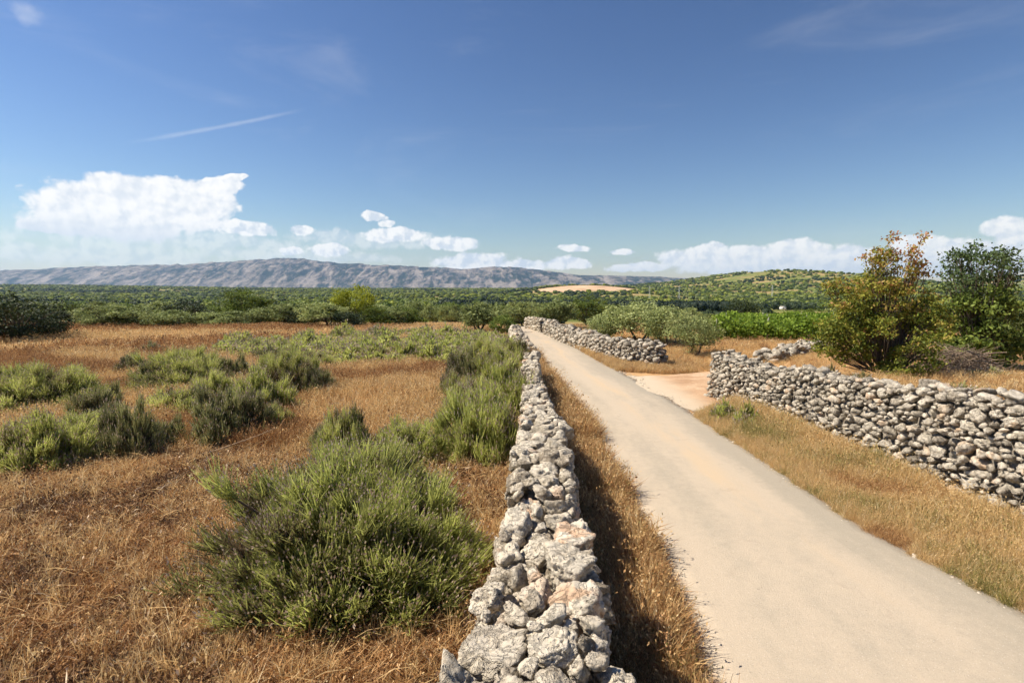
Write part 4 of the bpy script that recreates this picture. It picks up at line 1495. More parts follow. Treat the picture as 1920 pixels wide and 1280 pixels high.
place_lav(LB, -1.33, 4.72, 3.1, 0.98, 'largest lavender bush, close beside the stone wall in the foreground', rz=0.4)
LAV = [  # px, base py, width px, top py, proto, label
    (755, 882, 170, 800, 0, 'grey-tipped lavender bush just behind the largest bush, towards the wall'),
    (640, 868, 100, 770, 1, 'bright green lavender tuft just behind the left part of the largest bush'),
    (900, 872, 190, 745, 0, 'wide lavender bush against the wall, first one behind the largest bush'),
    (950, 800, 150, 700, 2, 'lavender bush leaning over the wall edge where the wall narrows'),
    (880, 790, 120, 715, 1, 'lavender bush left of the one leaning over the wall edge'),
    (868, 728, 84, 662, 3, 'dark dull lavender bush with purple-grey twigs left of the wall end'),
    (935, 735, 110, 670, 2, 'pale green lavender bush near the far end of the near wall'),
    (962, 690, 70, 635, 1, 'lavender bush crowding the far end of the near wall'),
    (55, 790, 250, 702, 0, 'broad dark green lavender bush at the left edge, upper one'),
    (125, 880, 250, 792, 2, 'broad lavender bush at the left edge, lower one'),
    (0, 895, 150, 800, 1, 'shaded lavender bush cut by the left edge of the photo'),
    (222, 868, 110, 766, 3, 'upright woody lavender with bare stems between the left-edge bushes and the stick'),
    (285, 850, 90, 800, 3, 'small dark lavender right of the upright woody one'),
    (350, 738, 190, 668, 2, 'wide lavender bush with a dark twiggy top in the middle of the field'),
    (330, 792, 130, 728, 1, 'green lavender bush directly in front of the one with the dark twiggy top'),
    (540, 748, 150, 672, 0, 'rounded domed lavender bush at the right of the middle group'),
    (475, 790, 130, 712, 2, 'pale lavender bush left of the rounded domed one'),
    (425, 838, 140, 742, 3, 'bare-stemmed dark lavender bush above the fallen stick'),
    (505, 815, 80, 762, 1, 'small lavender tuft right of the bare-stemmed bush'),
    (243, 705, 66, 667, 3, 'small lone twiggy lavender in the tall dry grass'),
    (445, 668, 100, 640, 3, 'low dark lavender bush beyond the domed bush'),
    (300, 742, 90, 690, 3, 'brown twiggy lavender at the left end of the wide middle bush'),
    (395, 762, 90, 705, 0, 'green lavender between the wide middle bush and the domed one'),
    (420, 722, 80, 674, 3, 'dark knotty lavender at the right end of the wide middle bush'),
    (590, 748, 60, 700, 3, 'dark half-dead lavender on the right flank of the domed bush'),
    (590, 700, 80, 662, 1, 'small pale lavender beyond the domed bush'),
    (170, 800, 90, 735, 3, 'low brown lavender at the right end of the upper left-edge bush'),
    (280, 668, 50, 645, 3, 'tiny dark lavender far out in the tall dry grass on the left'),
    (60, 895, 160, 800, 2, 'green lavender at the left edge in front of the lower broad bush'),
    (905, 690, 70, 640, 0, 'rounded lavender left of the far end of the near wall'),
    (845, 760, 70, 700, 1, 'small lavender at the left foot of the wall-side row'),
    (600, 850, 70, 800, 3, 'brown dry lavender left of the bright green tuft'),
    (380, 700, 90, 672, 1, 'flat green lavender clump behind the wide middle bush'),
]
for px, by, wp, ty, k, lab in LAV:
    x, y = G(px, by)
    w = wp / FPX * y
    y2 = y + w * 0.40
    x2 = (px - 960) / FPX * y2
    ztop = CAM_H - (ty - HORIZON) / FPX * (y2 + w * .1)
    # spot height limited to what lavender grows
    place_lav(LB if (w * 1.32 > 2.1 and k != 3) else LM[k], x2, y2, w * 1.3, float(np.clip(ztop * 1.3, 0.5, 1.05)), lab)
r = np.random.default_rng(61)
band = []
for k in range(400):
    px, py = r.uniform(430, 965), r.uniform(628, 684)
    if py > 640 + (px - 430) / 530 * 60 + 20 and False:
        continue
    if px < 560 and not (648 < py < 680):
        continue
    if py < 640 and px < 640:
        continue
    x, y = G(px, py)
    if x > rxl(y) - 0.9 or (x > -0.1 and y < 17):
        continue
    if all((x - a) ** 2 + (y - b) ** 2 > (0.42 + 0.010 * b) ** 2 for a, b in band):
        band.append((x, y))
band = sorted(band[:120], key=lambda p: p[1])
n3 = (len(band) + 3) // 4
for row, rn in enumerate(('front', 'second', 'third', 'back')):
    part = sorted(band[row * n3:(row + 1) * n3], key=lambda p: p[0] / p[1])
    for q, (x, y) in enumerate(part):
        w = r.uniform(1.4, 2.5)
        j = int(r.choice([0, 1, 2, 3], p=[.3, .28, .26, .16]))
        kind = 'dull twiggy' if j == 3 else 'grey-green'
        place_lav(LS[j], x, y, w, r.uniform(.38, .66), '%s lavender bush, %s from the left in the %s row of the far band' % (kind, ORD[q], rn), 'small lavender bushes in the far band')
# small dull shrubs behind the right-hand wall
for px, py, wp, h, lab in [(1560, 706, 34, .42, 'small upright green shrub in the dry grass behind the right-hand wall'), (1622, 722, 70, .30, 'low grey twiggy shrub left of the yellow foot of the autumn tree'),
                           (1790, 745, 120, .30, 'low grey-brown shrub behind the wall, right of the autumn tree'), (1872, 712, 100, .30, 'grey shrub in the dry grass near the right edge'), (1430, 690, 90, .30, 'grey-green shrub behind the end of the right-hand wall')]:
    x, y = G(px, py, .4)
    place_lav(LS[3], x, y, wp / FPX * y, h, lab, 'small shrubs behind the right-hand wall', 'shrub')

for px, py, wp, h, lab in [(1352, 792, 95, .36, 'olive green weed bush on the right verge below the end of the wall'), (1408, 808, 90, .40, 'taller brown-green weed bush on the right verge, right of the olive green one')]:
    x, y = G(px, py)
    place_lav(LS[0 if h > .33 else 3], x, y, wp / FPX * y, h, lab, 'weed bushes on the right verge', 'weed_bush')

# fallen stick
M['weed_wood'] = bark_mat('dry_stick', (0.30, 0.20, 0.12), (0.52, 0.38, 0.24))
V, F = tubes([([(0, 0, 0.03), (0.5, .25, .12), (1.15, .75, .3), (1.45, 1.0, .42)], [.016, .014, .010, .005])], 6)
sx, sy = G(352, 862)
o = obj('fallen_stick', mesh_np('fallen_stick', V * 0.68, F, M['weed_wood'], True), loc=(sx, sy, float(ground(sx, sy))))
tag(o, 'long pale dry stick leaning from the ground against the bare-stemmed lavender', 'stick')

# ------------------------------------------------------------------ grasses
def tuft(seed, n, h, spread, width, lean, mat, heads=0.0, hvar=.4, flat=0.0):
    r = np.random.default_rng(seed)
    a = r.uniform(0, 6.283, n)
    q = np.sqrt(r.random(n)) * spread
    b = np.stack([np.cos(a) * q, np.sin(a) * q, np.zeros(n) - .005], 1)
    th = np.clip(np.abs(r.normal(0, lean, n)) + flat, 0, 1.5)
    ph = r.uniform(0, 6.283, n)
    d = np.stack([np.sin(th) * np.cos(ph), np.sin(th) * np.sin(ph), np.cos(th)], 1)
    L = h * r.uniform(1 - hvar, 1 + hvar, n)
    p1 = b + d * L[:, None] * .55
    d2 = unit(d + np.stack([np.cos(ph), np.sin(ph), -np.ones(n) * .3], 1) * r.uniform(0, .7, n)[:, None])
    p2 = p1 + d2 * L[:, None] * .45
    if flat:
        p1[:, 2] = np.clip(p1[:, 2], .004, None)
        p2[:, 2] = np.clip(p2[:, 2], .004, None)
    s = unit(np.cross(d, r.normal(size=(n, 3)))) * (width * r.uniform(.6, 1.4, n))[:, None]
    V = np.stack([b - s, b + s, p1 - s * .8, p1 + s * .8, p2], 1).reshape(-1, 3)
    i = np.arange(n)[:, None] * 5
    Q = i + [0, 1, 3, 2]
    T = i + [2, 3, 4]
    rn = np.clip(r.normal(.5, .22, n), 0, 1)
    at = np.repeat(rn, 5)
    if heads:
        m = int(n * heads)
        k = r.choice(n, m, replace=False)
        HV, HF = leaves(p2[k], width * 4.5, r, 2.2, 1.0)
        Q = np.concatenate([Q, HF + len(V)])
        V = np.concatenate([V, HV])
        at = np.concatenate([at, np.repeat(np.clip(rn[k] - .02, 0, .93), 4)])
    return mesh_np('tuft', V, [Q, T], mat, False, {'rnd': at})

def on_free(x, y, road_margin=0.0):
    """1 where dry ground is open: off the road, the track and the walls"""
    ok = ~((x > rxl(y) - road_margin) & (x < rxr(y) + road_margin))
    lx = np.interp(y, wlc[:, 0], wlc[:, 1])
    lw = np.interp(y, wlc[:, 0], wlc[:, 2])
    ok &= ~((np.abs(x - lx) < lw + .03) & (y < wlc[-1, 0]))
    rx_ = np.interp(y, [-3, 5.4, ye], [5.75, 5.35, xe + 0.35])
    ok &= ~((np.abs(x - rx_) < 0.36) & (y < ye))
    d = np.full(x.shape, 9.)
    for k in range(0, len(TRK), 2):
        d = np.minimum(d, np.hypot(x - TRK[k, 0], y - TRK[k, 1]) - TRW[k])
    ok &= d > -0.12
    return ok

rg = np.random.default_rng(9)
def sample_fov(n, y0, y1, xl, xr, power=1.0):
    """points spread evenly over the ground between two distances, inside the side limits"""
    y = np.sqrt(rg.uniform(y0 ** 2, y1 ** 2, n))
    a = rg.uniform(-1, 1, n)
    x = a * (y * 1.02 + 0.8)
    m = (x > xl) & (x < xr)
    return x[m], y[m]

def put_grass(name, protos, x, y, scl, label, tilt=0.12, zoff=0.0):
    P = np.stack([x, y, ground(x, y) + zoff], 1)
    return scatter(name, protos, P, None, scl, None, tilt, label, 'grass')

# matted dry litter and short dead grass close to the camera
lit = [tuft(200 + k, 60, .10, .12, .0021, .9, M['litter'], .35, .6, .75) for k in range(6)] + [tuft(208, 9, .28, .15, .0020, .8, M['dry'], .0, .5, .8)]
sho = [tuft(210 + k, 26, .17, .07, .0020, .45, M['dry'], .25) for k in range(4)] + [tuft(216, 30, .13, .09, .0024, .7, M['dry_red'], .7), tuft(217, 34, .12, .1, .0026, .8, M['litter'], .7)]
x, y = sample_fov(28000, 1.6, 8.5, -9, 0.2)
barep = perlin(xyz(x * 1.9, y * 1.9), 55) + .6 * perlin(xyz(x * 6, y * 6), 56)
m = on_free(x, y) & (barep > -.34)
x, y = x[m], y[m]
lit += [tuft(270 + k, 40, .10, .12, .003, .9, M['dark_litter'], .5, .6, .6) for k in range(3)]
dk = perlin(xyz(x * 1.1, y * 1.1), 49) + .6 * perlin(xyz(x * 3.3, y * 3.3), 50) + rg.normal(0, .15, len(x))
ix = np.where(dk > .12, rg.integers(7, 10, len(x)), rg.integers(0, 7, len(x)))
scatter('dry_litter', lit, np.stack([x, y, ground(x, y)], 1), None, rg.uniform(.6, 1.4, len(x)), ix, .1, 'matted brown dead grass covering the near left field', 'grass')
x, y = sample_fov(15000, 1.6, 9.5, -10, 0.2)
dn = perlin(xyz(x * .8, y * .8), 41) + .35 * perlin(xyz(x * 2.5, y * 2.5), 42)
m = on_free(x, y) & (dn > rg.uniform(-.45, .25, len(x)))
x, y = x[m], y[m]
put_grass('short_dry_grass', sho, x, y, rg.uniform(.5, 1.25, len(x)), 'short straw coloured grass standing in the near left field', .15)
# standing dry grass farther out
mid = [tuft(230 + k, 46, .25, .16, .0035, .32, M['dry' if k < 3 else 'straw'], .3) for k in range(4)] + [tuft(236, 46, .24, .16, .0035, .4, M['dry_red'], .4)]
x, y = sample_fov(30000, 8, 20, -22, 1.6)
dn = perlin(xyz(x * .5, y * .5), 43)
m = on_free(x, y, .02) & (x < rxl(y)) & (dn > rg.uniform(-.6, .1, len(x)))
x, y = x[m], y[m]
redness = perlin(xyz(x * .3, y * .3), 44) - x * 0.03 > 0.25
scatter('standing_dry_grass', mid, np.stack([x, y, ground(x, y)], 1), None, rg.uniform(.5, 1.25, len(x)) * (1 + .5 * perlin(xyz(x * .7, y * .7), 46)), np.where(redness | (rg.random(len(x)) < .12), 4, rg.integers(0, 4, len(x))), .12, 'tawny dry grass in the middle of the left field', 'grass')
fr = [tuft(240 + k, 50, .24, .30, .007, .3, M['dry' if k < 2 else 'straw'], .3) for k in range(4)] + [tuft(246, 50, .25, .30, .008, .35, M['dry_red'], .5)]
x, y = sample_fov(26000, 19, 50, -52, 1.4)
m = (x < rxl(y) - .15)
x, y = x[m], y[m]
red = perlin(xyz(x * .12, y * .2), 45) - x * .02 + rg.normal(0, .12, len(x)) > .42
scatter('far_dry_grass', fr, np.stack([x, y, ground(x, y)], 1), None, rg.uniform(.6, 1.25, len(x)), np.where(red, 4, rg.integers(0, 4, len(x))), .1, 'pale dry grass along the far side of the left field', 'grass')
# verge between the left wall and the road
vx, vy = [], []
y = rg.uniform(1.2, 36, 60000) ** 1.0
y = 1.2 + (y - 1.2) ** 1.0
a = rg.random(len(y))
x0 = np.interp(y, wlc[:, 0], wlc[:, 1] + wlc[:, 2]) + .02
x1 = rxl(y) - .16 + .09 * perlin(xyz(y * 1.6, 0, 0), 52) + .07 * perlin(xyz(y * 5, 0, 0), 53)
x = x0 + (x1 - x0) * a
m = (x1 > x0) & (rg.random(len(y)) < np.clip(5.5 / y, .12, 1))
x, y = x[m][:16000], y[m][:16000]
ver = [tuft(250 + k, 40, .13, .08, .0018, .55, M['dry_red'], .08, .5) for k in range(3)] + [tuft(254, 44, .12, .09, .0018, .8, M['litter'], .1, .5, .3), tuft(256, 36, .12, .08, .002, .6, M['green_grass'], .1), tuft(255, 40, .15, .07, .0016, .4, M['dry'], .4)]
put_grass('left_verge_grass', ver, x, y, rg.uniform(.5, 1.5, len(x)) * (1 + y / 22) * np.clip(1 + .9 * perlin(xyz(x * 2.2, y * 2.2), 57), .5, 1.9), 'rust brown dry weeds on the verge between the left wall and the road', .2)
# right verge between road and wall
y = rg.uniform(2.0, 13.2, 40000)
a = rg.random(len(y))
x0 = rxr(y) - .07 + .12 * perlin(xyz(y * 2.1, 4, 0), 58) + .08 * perlin(xyz(y * 7, 4, 0), 59)
x1 = np.interp(y, [-3, 5.4, ye], [5.75, 5.35, xe + 0.35]) - .22
x = x0 + (x1 - x0) * a
m = on_free(x, y, -.1) & (rg.random(len(y)) < np.clip(8 / y, .3, 1) * .85)
x, y, a = x[m][:22000], y[m][:22000], a[m][:22000]
rv = [tuft(260 + k, 40, .20, .09, .0022, .55, M['straw' if k % 2 else 'dry'], .2, .5) for k in range(4)] + [tuft(265, 40, .18, .1, .002, .6, M['dry_red'], .5), tuft(266, 40, .2, .1, .0024, .5, M['green_grass'], .1), tuft(267, 44, .22, .1, .0026, .6, M['green_grass'], .1)]
gn = perlin(xyz(x * 1.1, y * 1.1), 47) + .3 * perlin(xyz(x * 4, y * 4), 48)
gidx = np.where(gn + rg.normal(0, .28, len(x)) > 0.36, rg.integers(5, 7, len(x)), np.where(gn < -.28, 4, rg.integers(0, 4, len(x))))
sc_ = rg.uniform(.6, 1.25, len(x)) * (0.5 + .95 * np.clip(a, 0, 1)) * (1 + .3 * gn) * np.interp(y, [2, 5, 9], [.72, .8, 1])
P = np.stack([x, y, ground(x, y)], 1)
scatter('right_verge_grass', rv, P, None, sc_, gidx, .18, 'golden dry grass with green patches between the road and the right-hand wall', 'grass')
# terrace behind the right wall, and ground right of the road farther out
x, y = sample_fov(52000, 4, 26, 4.2, 30)
rx_ = np.interp(y, [-3, 5.4, ye], [5.75, 5.35, xe + 0.35])
m = on_free(x, y) & ~((x < rx_ + .3) & (y < ye)) & (x > rxr(y) + .1) & (rg.random(len(x)) < .75)
x, y = x[m], y[m]
put_grass('terrace_dry_grass', mid, x, y, rg.uniform(.35, 1.0, len(x)) * np.where(y > 12, .6, 1), 'tawny dry grass on the terrace behind the right-hand wall', .2)
y = rg.uniform(13, 38, 30000)
x0 = rxr(y) - .05
x = x0 + np.abs(rg.normal(0, 1, len(y))) * 1.5
m = on_free(x, y, -.1) & (x < x0 + 12)
x, y = x[m][:12000], y[m][:12000]
put_grass('roadside_dry_grass', mid, x, y, rg.uniform(.35, .8, len(x)), 'tan dry grass along the far right side of the road', .2)
x, y = sample_fov(16000, 20, 46, 1.5, 50)
m = (x > rxr(y) + .6)
put_grass('olive_grove_grass', fr, x[m], y[m], rg.uniform(.3, .8, m.sum()), 'dry grass under the olive trees right of the road', .15)

# loose pebbles along the road edges
def pebbles():
    r = np.random.default_rng(17)
    Ps = []
    for k in range(3):
        D, F = ico(2)
        V = D * (1 + .25 * fbm(D * 1.3 + k * 9, k, 2))[:, None] * [1, .8, .55]
        Ps.append(mesh_np('pebble', V, F, M['stone'], False, {'tone': np.full(len(V), .6)}))
    y = r.uniform(2.2, 22, 2600)
    left = r.random(len(y)) < .45
    x = np.where(left, rxl(y) + r.normal(-.03, .09, len(y)), rxr(y) + r.normal(.03, .09, len(y)))
    P = np.stack([x, y, ground(x, y) + .012], 1)
    scatter('roadside_pebbles', Ps, P, None, r.uniform(.004, .02, len(y)) * (1 + (r.random(len(y)) < .05) * 1.2), None, .4, 'small pale stones strewn along both road edges', 'pebbles')
pebbles()

# dry branching weeds on the left verge in the foreground
def dry_weed(x, y, h, seed, label):
    r = np.random.default_rng(seed)
    paths, tips = [], []
    def grow(p, d, L, t, lv):
        q = p + d * L * .5 + r.normal(0, L * .05, 3)
        e = p + d * L + r.normal(0, L * .08, 3)
        paths.append(([p, q, e], [t, t * .85, t * .65]))
        if lv == 0:
            tips.append(e)
            return
        for k in range(r.integers(2, 4)):
            grow(e if k == 0 else q + (e - q) * r.random(), unit(d + r.normal(0, .55, 3)), L * r.uniform(.5, .8), t * .65, lv - 1)
    grow(np.array([0, 0, -.02]), unit(np.array([r.normal(0, .3), r.normal(0, .3), 1])), h * .45, .0032, 3)
    root = empty('dry_weed', (x, y, float(ground(x, y))))
    tag(root, label, 'weed', 'dry weeds on the left verge')
    obj('stem', mesh_np('weed_stem', *tubes(paths, 4), M['weed']), root)
    V, F = leaves(np.repeat(np.array(tips), 3, 0) + r.normal(0, .004, (len(tips) * 3, 3)), .011, r, 1.3)
    obj('seed_head', mesh_np('weed_seed_head', V, F, M['weed']), root)
m_, t_, out_ = new_mat('dry_weed_stem')
principled(t_, out_, (0.58, 0.33, 0.16), 0.8)
M['weed'] = m_
for k, (px, py, h, lab) in enumerate([(1232, 1195, .42, 'tall branching dry weed on the left verge beside the near wall'), (1255, 1262, .35, 'dry weed at the bottom edge between wall and road'), (1195, 1040, .25, 'small dry weed in the wall shadow level with the flat grey slab'),
                                      (1225, 1110, .28, 'rusty dry weed at the sunlit edge of the verge'), (1150, 930, .24, 'dry weed on the verge where the wall shadow meets the road'), (1205, 1240, .3, 'dry weed in the wall shadow nearest the camera')]):
    x, y = G(px, py)
    dry_weed(x, y, h, 300 + k, lab)

# ------------------------------------------------------------------ far woods
def crown_far(seed, mat, n=150, size=.42, tall=1.0):
    """small tree for the far woods: ragged clump of leaf sprays over a lumpy body, about 5 m across"""
    r = np.random.default_rng(seed)
    D, F = ico(2)
    lump = 1 + .42 * fbm(D * 1.7 + seed * 3, seed, 2)
    V = D * lump[:, None] * [2.2, 2.2, 1.9 * tall] + [0, 0, 2.3 * tall + .3]
    V[:, 2] = np.maximum(V[:, 2], 0)
    rn = np.clip(.42 + .25 * perlin(D * 2.5 + 7, seed), 0, 1)
    P = D[r.integers(0, len(D), n)] + r.normal(0, .12, (n, 3))
    P = unit(P) * (1 + .42 * fbm(unit(P) * 1.7 + seed * 3, seed, 2))[:, None] * [2.3, 2.3, 2.0 * tall] + [0, 0, 2.3 * tall + .3]
    LV, LF = leaves(P, size * 1.5, r, 1.2)
    return mesh_np('far_crown', np.concatenate([V, LV]), [F, LF + len(V)], mat, False, {'rnd': np.concatenate([rn, np.repeat(np.clip(r.normal(.6, .2, n), 0, 1), 4)])})

def far_woods():
    r = np.random.default_rng(55)
    pr = [crown_far(400 + k, M['pine'], 130) for k in range(4)] + [crown_far(410 + k, M['oak'], 130) for k in range(2)] + [crown_far(420, M['olive'], 120)] + [crown_far(425 + k, M['dark'], 120) for k in range(2)]
    def samp(n, y0, y1, p=1.5):
        # denser near
        y = (y0 ** (2 - p) + r.random(n) * (y1 ** (2 - p) - y0 ** (2 - p))) ** (1 / (2 - p)) if p != 2 else y0 * (y1 / y0) ** r.random(n)
        x = r.uniform(-1.02, 1.02, n) * y
        return x, y
    x, y = samp(15000, 92, 700, 1.0)
    a = x / y
    n1 = perlin(xyz(x / 55, y / 70), 71) + .5 * perlin(xyz(x / 20, y / 25), 72)
    # open meadow on the right, thick wood on the left and in the middle
    open_ = (a > .12) & (a < .85) & (y < 325)
    keep = (n1 > -.12) & ~(open_ & (n1 < .52)) & ((y > 125) | (a < .1) | (n1 > .2)) & ~((a > -.14) & (a < .0) & (y < 230) & (n1 < .15))
    x, y = x[keep], y[keep]
    sc_ = r.uniform(.65, 1.25, len(x)) * np.where(y < 200, .6, .9)
    pt = perlin(xyz(x / 70, y / 110), 73) + .5 * perlin(xyz(x / 25, y / 40), 74) + r.normal(0, .10, len(x))
    kinds = np.where(pt > .05, r.integers(0, 4, len(x)), np.where(pt > -.16, r.integers(4, 7, len(x)), r.integers(7, 9, len(x))))
    scatter('valley_woods', pr, np.stack([x, y, ground(x, y) - .4], 1), None, np.stack([sc_, sc_, sc_ * r.uniform(.7, 1.2, len(x))], 1), kinds, None, 'green valley woodland stretching behind the field trees', 'woods')
    x, y = samp(34000, 650, 3300, 1.15)
    n1 = perlin(xyz(x / 160, y / 200), 75) + .5 * perlin(xyz(x / 60, y / 70), 76)
    rocky = np.exp(-((x - 770) / 200) ** 2 - ((y - 1500) / 260) ** 2)
    strip = perlin(xyz(x / 220, y / 60), 79)
    keep = (clearing(x, y) < .0) & (n1 > -.17 + rocky * .12) & ((strip > -.36) | (y > 1900))
    x, y, n1 = x[keep], y[keep], n1[keep]
    sc_ = r.uniform(.7, 1.3, len(x)) * (1 + y / 3200)
    pt = perlin(xyz(x / 170, y / 260), 77) + .6 * perlin(xyz(x / 60, y / 110), 78) + r.normal(0, .12, len(x))
    kinds = np.where(pt > -.02, r.integers(0, 4, len(x)), np.where(pt > -.24, r.integers(4, 7, len(x)), r.integers(7, 9, len(x))))
    scatter('hill_woods', pr, np.stack([x, y, ground(x, y) - .8], 1), None, np.stack([sc_, sc_, sc_ * .8 * r.uniform(.7, 1.1, len(x))], 1), kinds, None, 'pine woods covering the plain and the round hill', 'woods')
    # belt of pines across the middle distance, cloud shadow put into their colour
    pd = [crown_far(430 + k, M['pine_cloud_shade'], 110, .4, 1.15) for k in range(3)]
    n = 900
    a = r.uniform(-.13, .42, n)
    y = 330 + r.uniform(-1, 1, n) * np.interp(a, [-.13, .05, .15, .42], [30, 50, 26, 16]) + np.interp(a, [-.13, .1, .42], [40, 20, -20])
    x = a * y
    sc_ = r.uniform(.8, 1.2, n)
    scatter('dark_pine_belt', pd, np.stack([x, y, ground(x, y) - .3], 1), None, sc_, None, None, 'belt of pines coloured dark as cloud shadow, below the ploughed clearing', 'woods')
far_woods()

# small far buildings, vans and masts
def far_things():
    m, t, out = new_mat('white_plaster')
    principled(t, out, (0.78, 0.76, 0.72), 0.8)
    m2, t, out = new_mat('roof_grey')
    principled(t, out, (0.55, 0.5, 0.45), 0.8)
    m3, t, out = new_mat('dark_glass')
    principled(t, out, (0.04, 0.05, 0.06), 0.2)
    def box(c, s):
        x, y, z = c
        a, b, h = s
        V = np.array([(x + i * a / 2, y + j * b / 2, z + k * h) for i in (-1, 1) for j in (-1, 1) for k in (0, 1)])
        F = np.array([(0, 1, 3, 2), (4, 6, 7, 5), (0, 4, 5, 1), (2, 3, 7, 6), (1, 5, 7, 3), (0, 2, 6, 4)])
        return V, F
    # field hut
    D = 270
    x, z = P_on(1467, D, 580)
    e = empty('field_hut', (x, D, z), R_(12))
    tag(e, 'small white hut standing alone in the meadow below the round hill', 'hut')
    obj('wall', mesh_np('hut_wall', *box((0, 0, 0), (5.0, 3.5, 2.3)), m), e)
    V = np.array([(-2.7, -1.95, 2.25), (2.7, -1.95, 2.25), (-2.7, 1.95, 2.25), (2.7, 1.95, 2.25), (-2.7, 0, 3.0), (2.7, 0, 3.0)])
    obj('roof', mesh_np('hut_roof', V, [np.array([(0, 1, 5, 4), (3, 2, 4, 5), (0, 2, 3, 1)]), np.array([(0, 4, 2), (1, 3, 5)])], m2), e)
    obj('door', mesh_np('hut_door', *box((-.8, -1.77, 0), (.9, .06, 1.9)), m3), e)
    e.scale = (.5, .5, .55)
    # van parked at the field edge
    D = 310
    x, z = P_on(1327, D, 574.5)
    e = empty('parked_van', (x, D, z), R_(5))
    tag(e, 'white van parked far off in the meadow before the dark pines', 'van')
    prof = np.array([(-2.4, .35), (2.3, .35), (2.35, 1.0), (1.75, 1.15), (1.2, 1.95), (-2.35, 2.0)])
    n = len(prof)
    V = np.concatenate([np.stack([prof[:, 0], np.full(n, s), prof[:, 1]], 1) for s in (-.9, .9)])
    sides = np.array([(i, (i + 1) % n, n + (i + 1) % n, n + i) for i in range(n)])
    caps = np.array([tuple(range(n))[::-1], tuple(range(n, 2 * n))])
    obj('body', mesh_np('van_body', V, [sides, caps], m), e)
    obj('windscreen', mesh_np('van_windscreen', np.array([(1.27, -.8, 1.9), (1.27, .8, 1.9), (1.78, .8, 1.18), (1.78, -.8, 1.18)]) + [.02, 0, .02], np.array([[0, 1, 2, 3]]), m3), e)
    th = np.linspace(0, 6.283, 12, endpoint=False)
    wh = np.concatenate([np.stack([np.cos(th) * .34, np.full(12, s), np.sin(th) * .34], 1) for s in (-.1, .1)])
    wf = [np.array([(i, (i + 1) % 12, 12 + (i + 1) % 12, 12 + i) for i in range(12)]), np.array([tuple(range(12))[::-1], tuple(range(12, 24))])]
    wm = mesh_np('van_wheel', wh, wf, m3)
    for (a, b) in ((-1.5, -.85), (1.45, -.85), (-1.5, .85), (1.45, .85)):
        o = obj('wheel', wm, e)
        o.location = (a, b, .34)
    # lattice masts of the power line
    ms, t, out = new_mat('mast_steel')
    principled(t, out, (0.62, 0.62, 0.6), 0.5)
    def mast():
        p = []
        H = 17
        for i in (-1, 1):
            for j in (-1, 1):
                p.append(([(i * .9, j * .9, 0), (i * .5, j * .5, H * .5), (i * .12, j * .12, H)], [.09, .08, .06]))
        for k in range(10):
            z0, z1 = H * k / 10, H * (k + 1) / 10
            w0, w1 = .9 - .078 * k, .9 - .078 * (k + 1)
            for (a, b) in (((-1, -1), (1, -1)), ((1, -1), (1, 1)), ((1, 1), (-1, 1)), ((-1, 1), (-1, -1))):
                p.append(([(a[0] * w0, a[1] * w0, z0), (b[0] * w1, b[1] * w1, z1)], [.045, .045]))
        tower = mesh_np('mast_tower', *tubes(p, 4), ms)
        arm = mesh_np('mast_arm', *tubes([([(-2.6, 0, 0), (0, 0, .3), (2.6, 0, 0)], [.07, .1, .07])], 4), ms)
        return tower, arm
    tower, arm = mast()
    for px, D, lab in [(1217, 560, 'leftmost of the three pale power masts, beside the ploughed clearing'), (1272, 600, 'middle one of the three pale power masts'), (1446, 620, 'rightmost of the three pale power masts, in front of the round hill')]:
        x, _ = P_on(px, D, 0)
        e = empty('power_mast', (x, D, float(ground(x, D))), R_(30))
        tag(e, lab, 'mast', 'power masts on the plain')
        obj('tower', tower, e)
        for z in (13.2, 15.4):
            o = obj('crossarm', arm, e)
            o.location = (0, 0, z)
far_things()

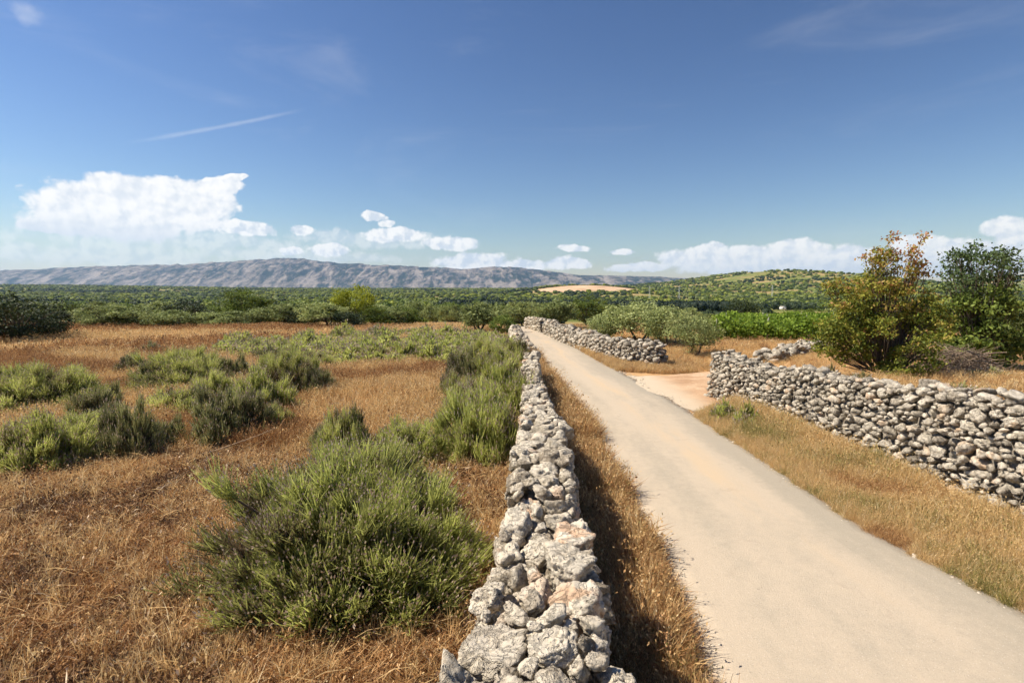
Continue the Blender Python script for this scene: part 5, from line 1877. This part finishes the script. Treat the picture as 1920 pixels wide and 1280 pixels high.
# ------------------------------------------------------------------ mountain range
def mountains():
    D0 = 6500.
    prof = np.array([(-500, 520), (-200, 512), (0, 507), (75, 503), (150, 501), (300, 498), (400, 493), (450, 490), (480, 487), (530, 487), (560, 491), (600, 494), (650, 497), (700, 499), (760, 501), (820, 504), (860, 507), (900, 504), (935, 502), (970, 503), (1010, 507),
                     (1050, 512), (1100, 517), (1150, 518), (1200, 519), (1260, 520), (1310, 523), (1350, 528), (1420, 532), (1600, 536), (2100, 538), (2600, 540)], float)
    nx, ny = 1100, 90
    px = np.linspace(-420, 2300, nx)
    t = np.linspace(0, 1, ny)           # 0 at the foot, 1 at the crest, beyond: the back
    top = np.interp(px, prof[:, 0], prof[:, 1])
    k = np.exp(-((np.arange(-8, 9)) / 4.) ** 2)
    top = np.convolve(np.pad(top, 8, mode='edge'), k / k.sum(), 'valid')
    X0 = (px - 960) / FPX * D0
    Hc = (HORIZON - top) / FPX * (D0 + 600) + 2.4
    T, XX = np.meshgrid(t, X0)
    HH = Hc[:, None]
    Y = D0 - 500 + T * 1100
    # ribs and gullies run down the slope, slanting
    gx = XX / 330 + T * 1.1 + .5 * perlin(xyz(XX / 900, T * 2, 3), 80).reshape(T.shape)
    rib = ridged(xyz(gx, T * 1.0, 0), 81, 5, .55).reshape(T.shape)
    rib2 = ridged(xyz(XX / 120, T * 2.5, 0), 85, 4, .55).reshape(T.shape)
    body = 1 - (1 - T) ** 1.55
    amp = np.sin(np.clip(T, 0, 1) * math.pi) ** .8
    Z = HH * (body + amp * (.16 * (rib - .9) + .06 * (rib2 - .9))) - 12 * (1 - T)
    Z = Z + 6 * (T > .97) * perlin(xyz(XX / 60, T, 0), 88).reshape(T.shape) * 0
    crest_n = 5 * perlin(xyz(XX / 90, 0 * T, 0), 87).reshape(T.shape) * sst(T, .85, 1)
    Z = Z + crest_n * np.clip(HH / 250, .2, 1)
    Y = Y + amp * 160 * (rib - .9)
    # back slope
    Xb = np.stack([X0, X0], 1)
    Yb = np.stack([np.full(nx, D0 + 1500), np.full(nx, D0 + 2600)], 1)
    Zb = np.stack([Hc * .8, Hc * 0 - 12], 1)
    X = np.concatenate([XX, Xb], 1)
    Y = np.concatenate([Y, Yb], 1)
    Z = np.concatenate([Z, Zb], 1)
    V = np.stack([X.ravel(), Y.ravel(), Z.ravel()], 1)
    m, tt, out = new_mat('mountain_limestone')
    g = tt.node('ShaderNodeNewGeometry').outputs['Position']
    at = tt.node('ShaderNodeAttribute', attribute_name='rib').outputs['Fac']
    n1 = tt.noise(tt.vmath('MULTIPLY', g, (.0065, .0065, .009)), 1.0, 7, .65)
    n2 = tt.noise(tt.vmath('MULTIPLY', g, (.03, .03, .05)), 1.0, 5, .7)
    n3 = tt.noise(tt.vmath('MULTIPLY', g, (.012, .004, .004)), 1.0, 6, .65, .8)
    f = tt.math('ADD', tt.math('ADD', tt.math('MULTIPLY', n1, .55), tt.math('MULTIPLY', n2, .35)), tt.math('ADD', tt.math('MULTIPLY', at, .26), tt.math('MULTIPLY', tt.math('SUBTRACT', n3, .5), .75)))
    c = tt.ramp(f, [(.50, (0.008, 0.013, 0.009)), (.61, (0.022, 0.029, 0.018)), (.66, (0.085, 0.07, 0.06)), (.82, (0.30, 0.245, 0.20))])
    principled(tt, out, c, .95, None, .1)
    ra = np.concatenate([(rib * .6 + rib2 * .3) * .7, np.zeros((nx, 2)) + .5], 1).ravel()
    hr = np.concatenate([T, np.ones((nx, 2))], 1).ravel()
    ra = ra - .55 * sst(hr, .72, .95)          # scrub on the plateau, bare rock on the flanks
    o = obj('mountain_range', mesh_np('mountain_range', V, grid_faces(nx, ny + 2), m, True, {'rib': ra}))
    tag(o, 'long grey limestone mountain range along the horizon', kind='structure')
mountains()

# ------------------------------------------------------------------ haze
def haze():
    X, Y0, Y1, Z0, Z1 = 11000, -200, 9500, -60, 520
    V = np.array([(x, y, z) for x in (-X, X) for y in (Y0, Y1) for z in (Z0, Z1)], float)
    F = np.array([(0, 1, 3, 2), (4, 6, 7, 5), (0, 4, 5, 1), (2, 3, 7, 6), (1, 5, 7, 3), (0, 2, 6, 4)])
    m = bpy.data.materials.new('haze')
    m.use_nodes = True
    t = NT(m.node_tree)
    t.n.clear()
    out = t.node('ShaderNodeOutputMaterial')
    v = t.node('ShaderNodeVolumePrincipled')
    v.inputs['Color'].default_value = (0.38, 0.62, 1.0, 1)
    v.inputs['Density'].default_value = HAZE
    v.inputs['Anisotropy'].default_value = 0.2
    t.l.new(v.outputs[0], out.inputs['Volume'])
    m.cycles.homogeneous_volume = True
    o = obj('haze', mesh_np('haze', V, F, m))
    tag(o, 'thin blue summer haze over the plain', 'haze', kind='stuff')
HAZE = 5e-5
haze()
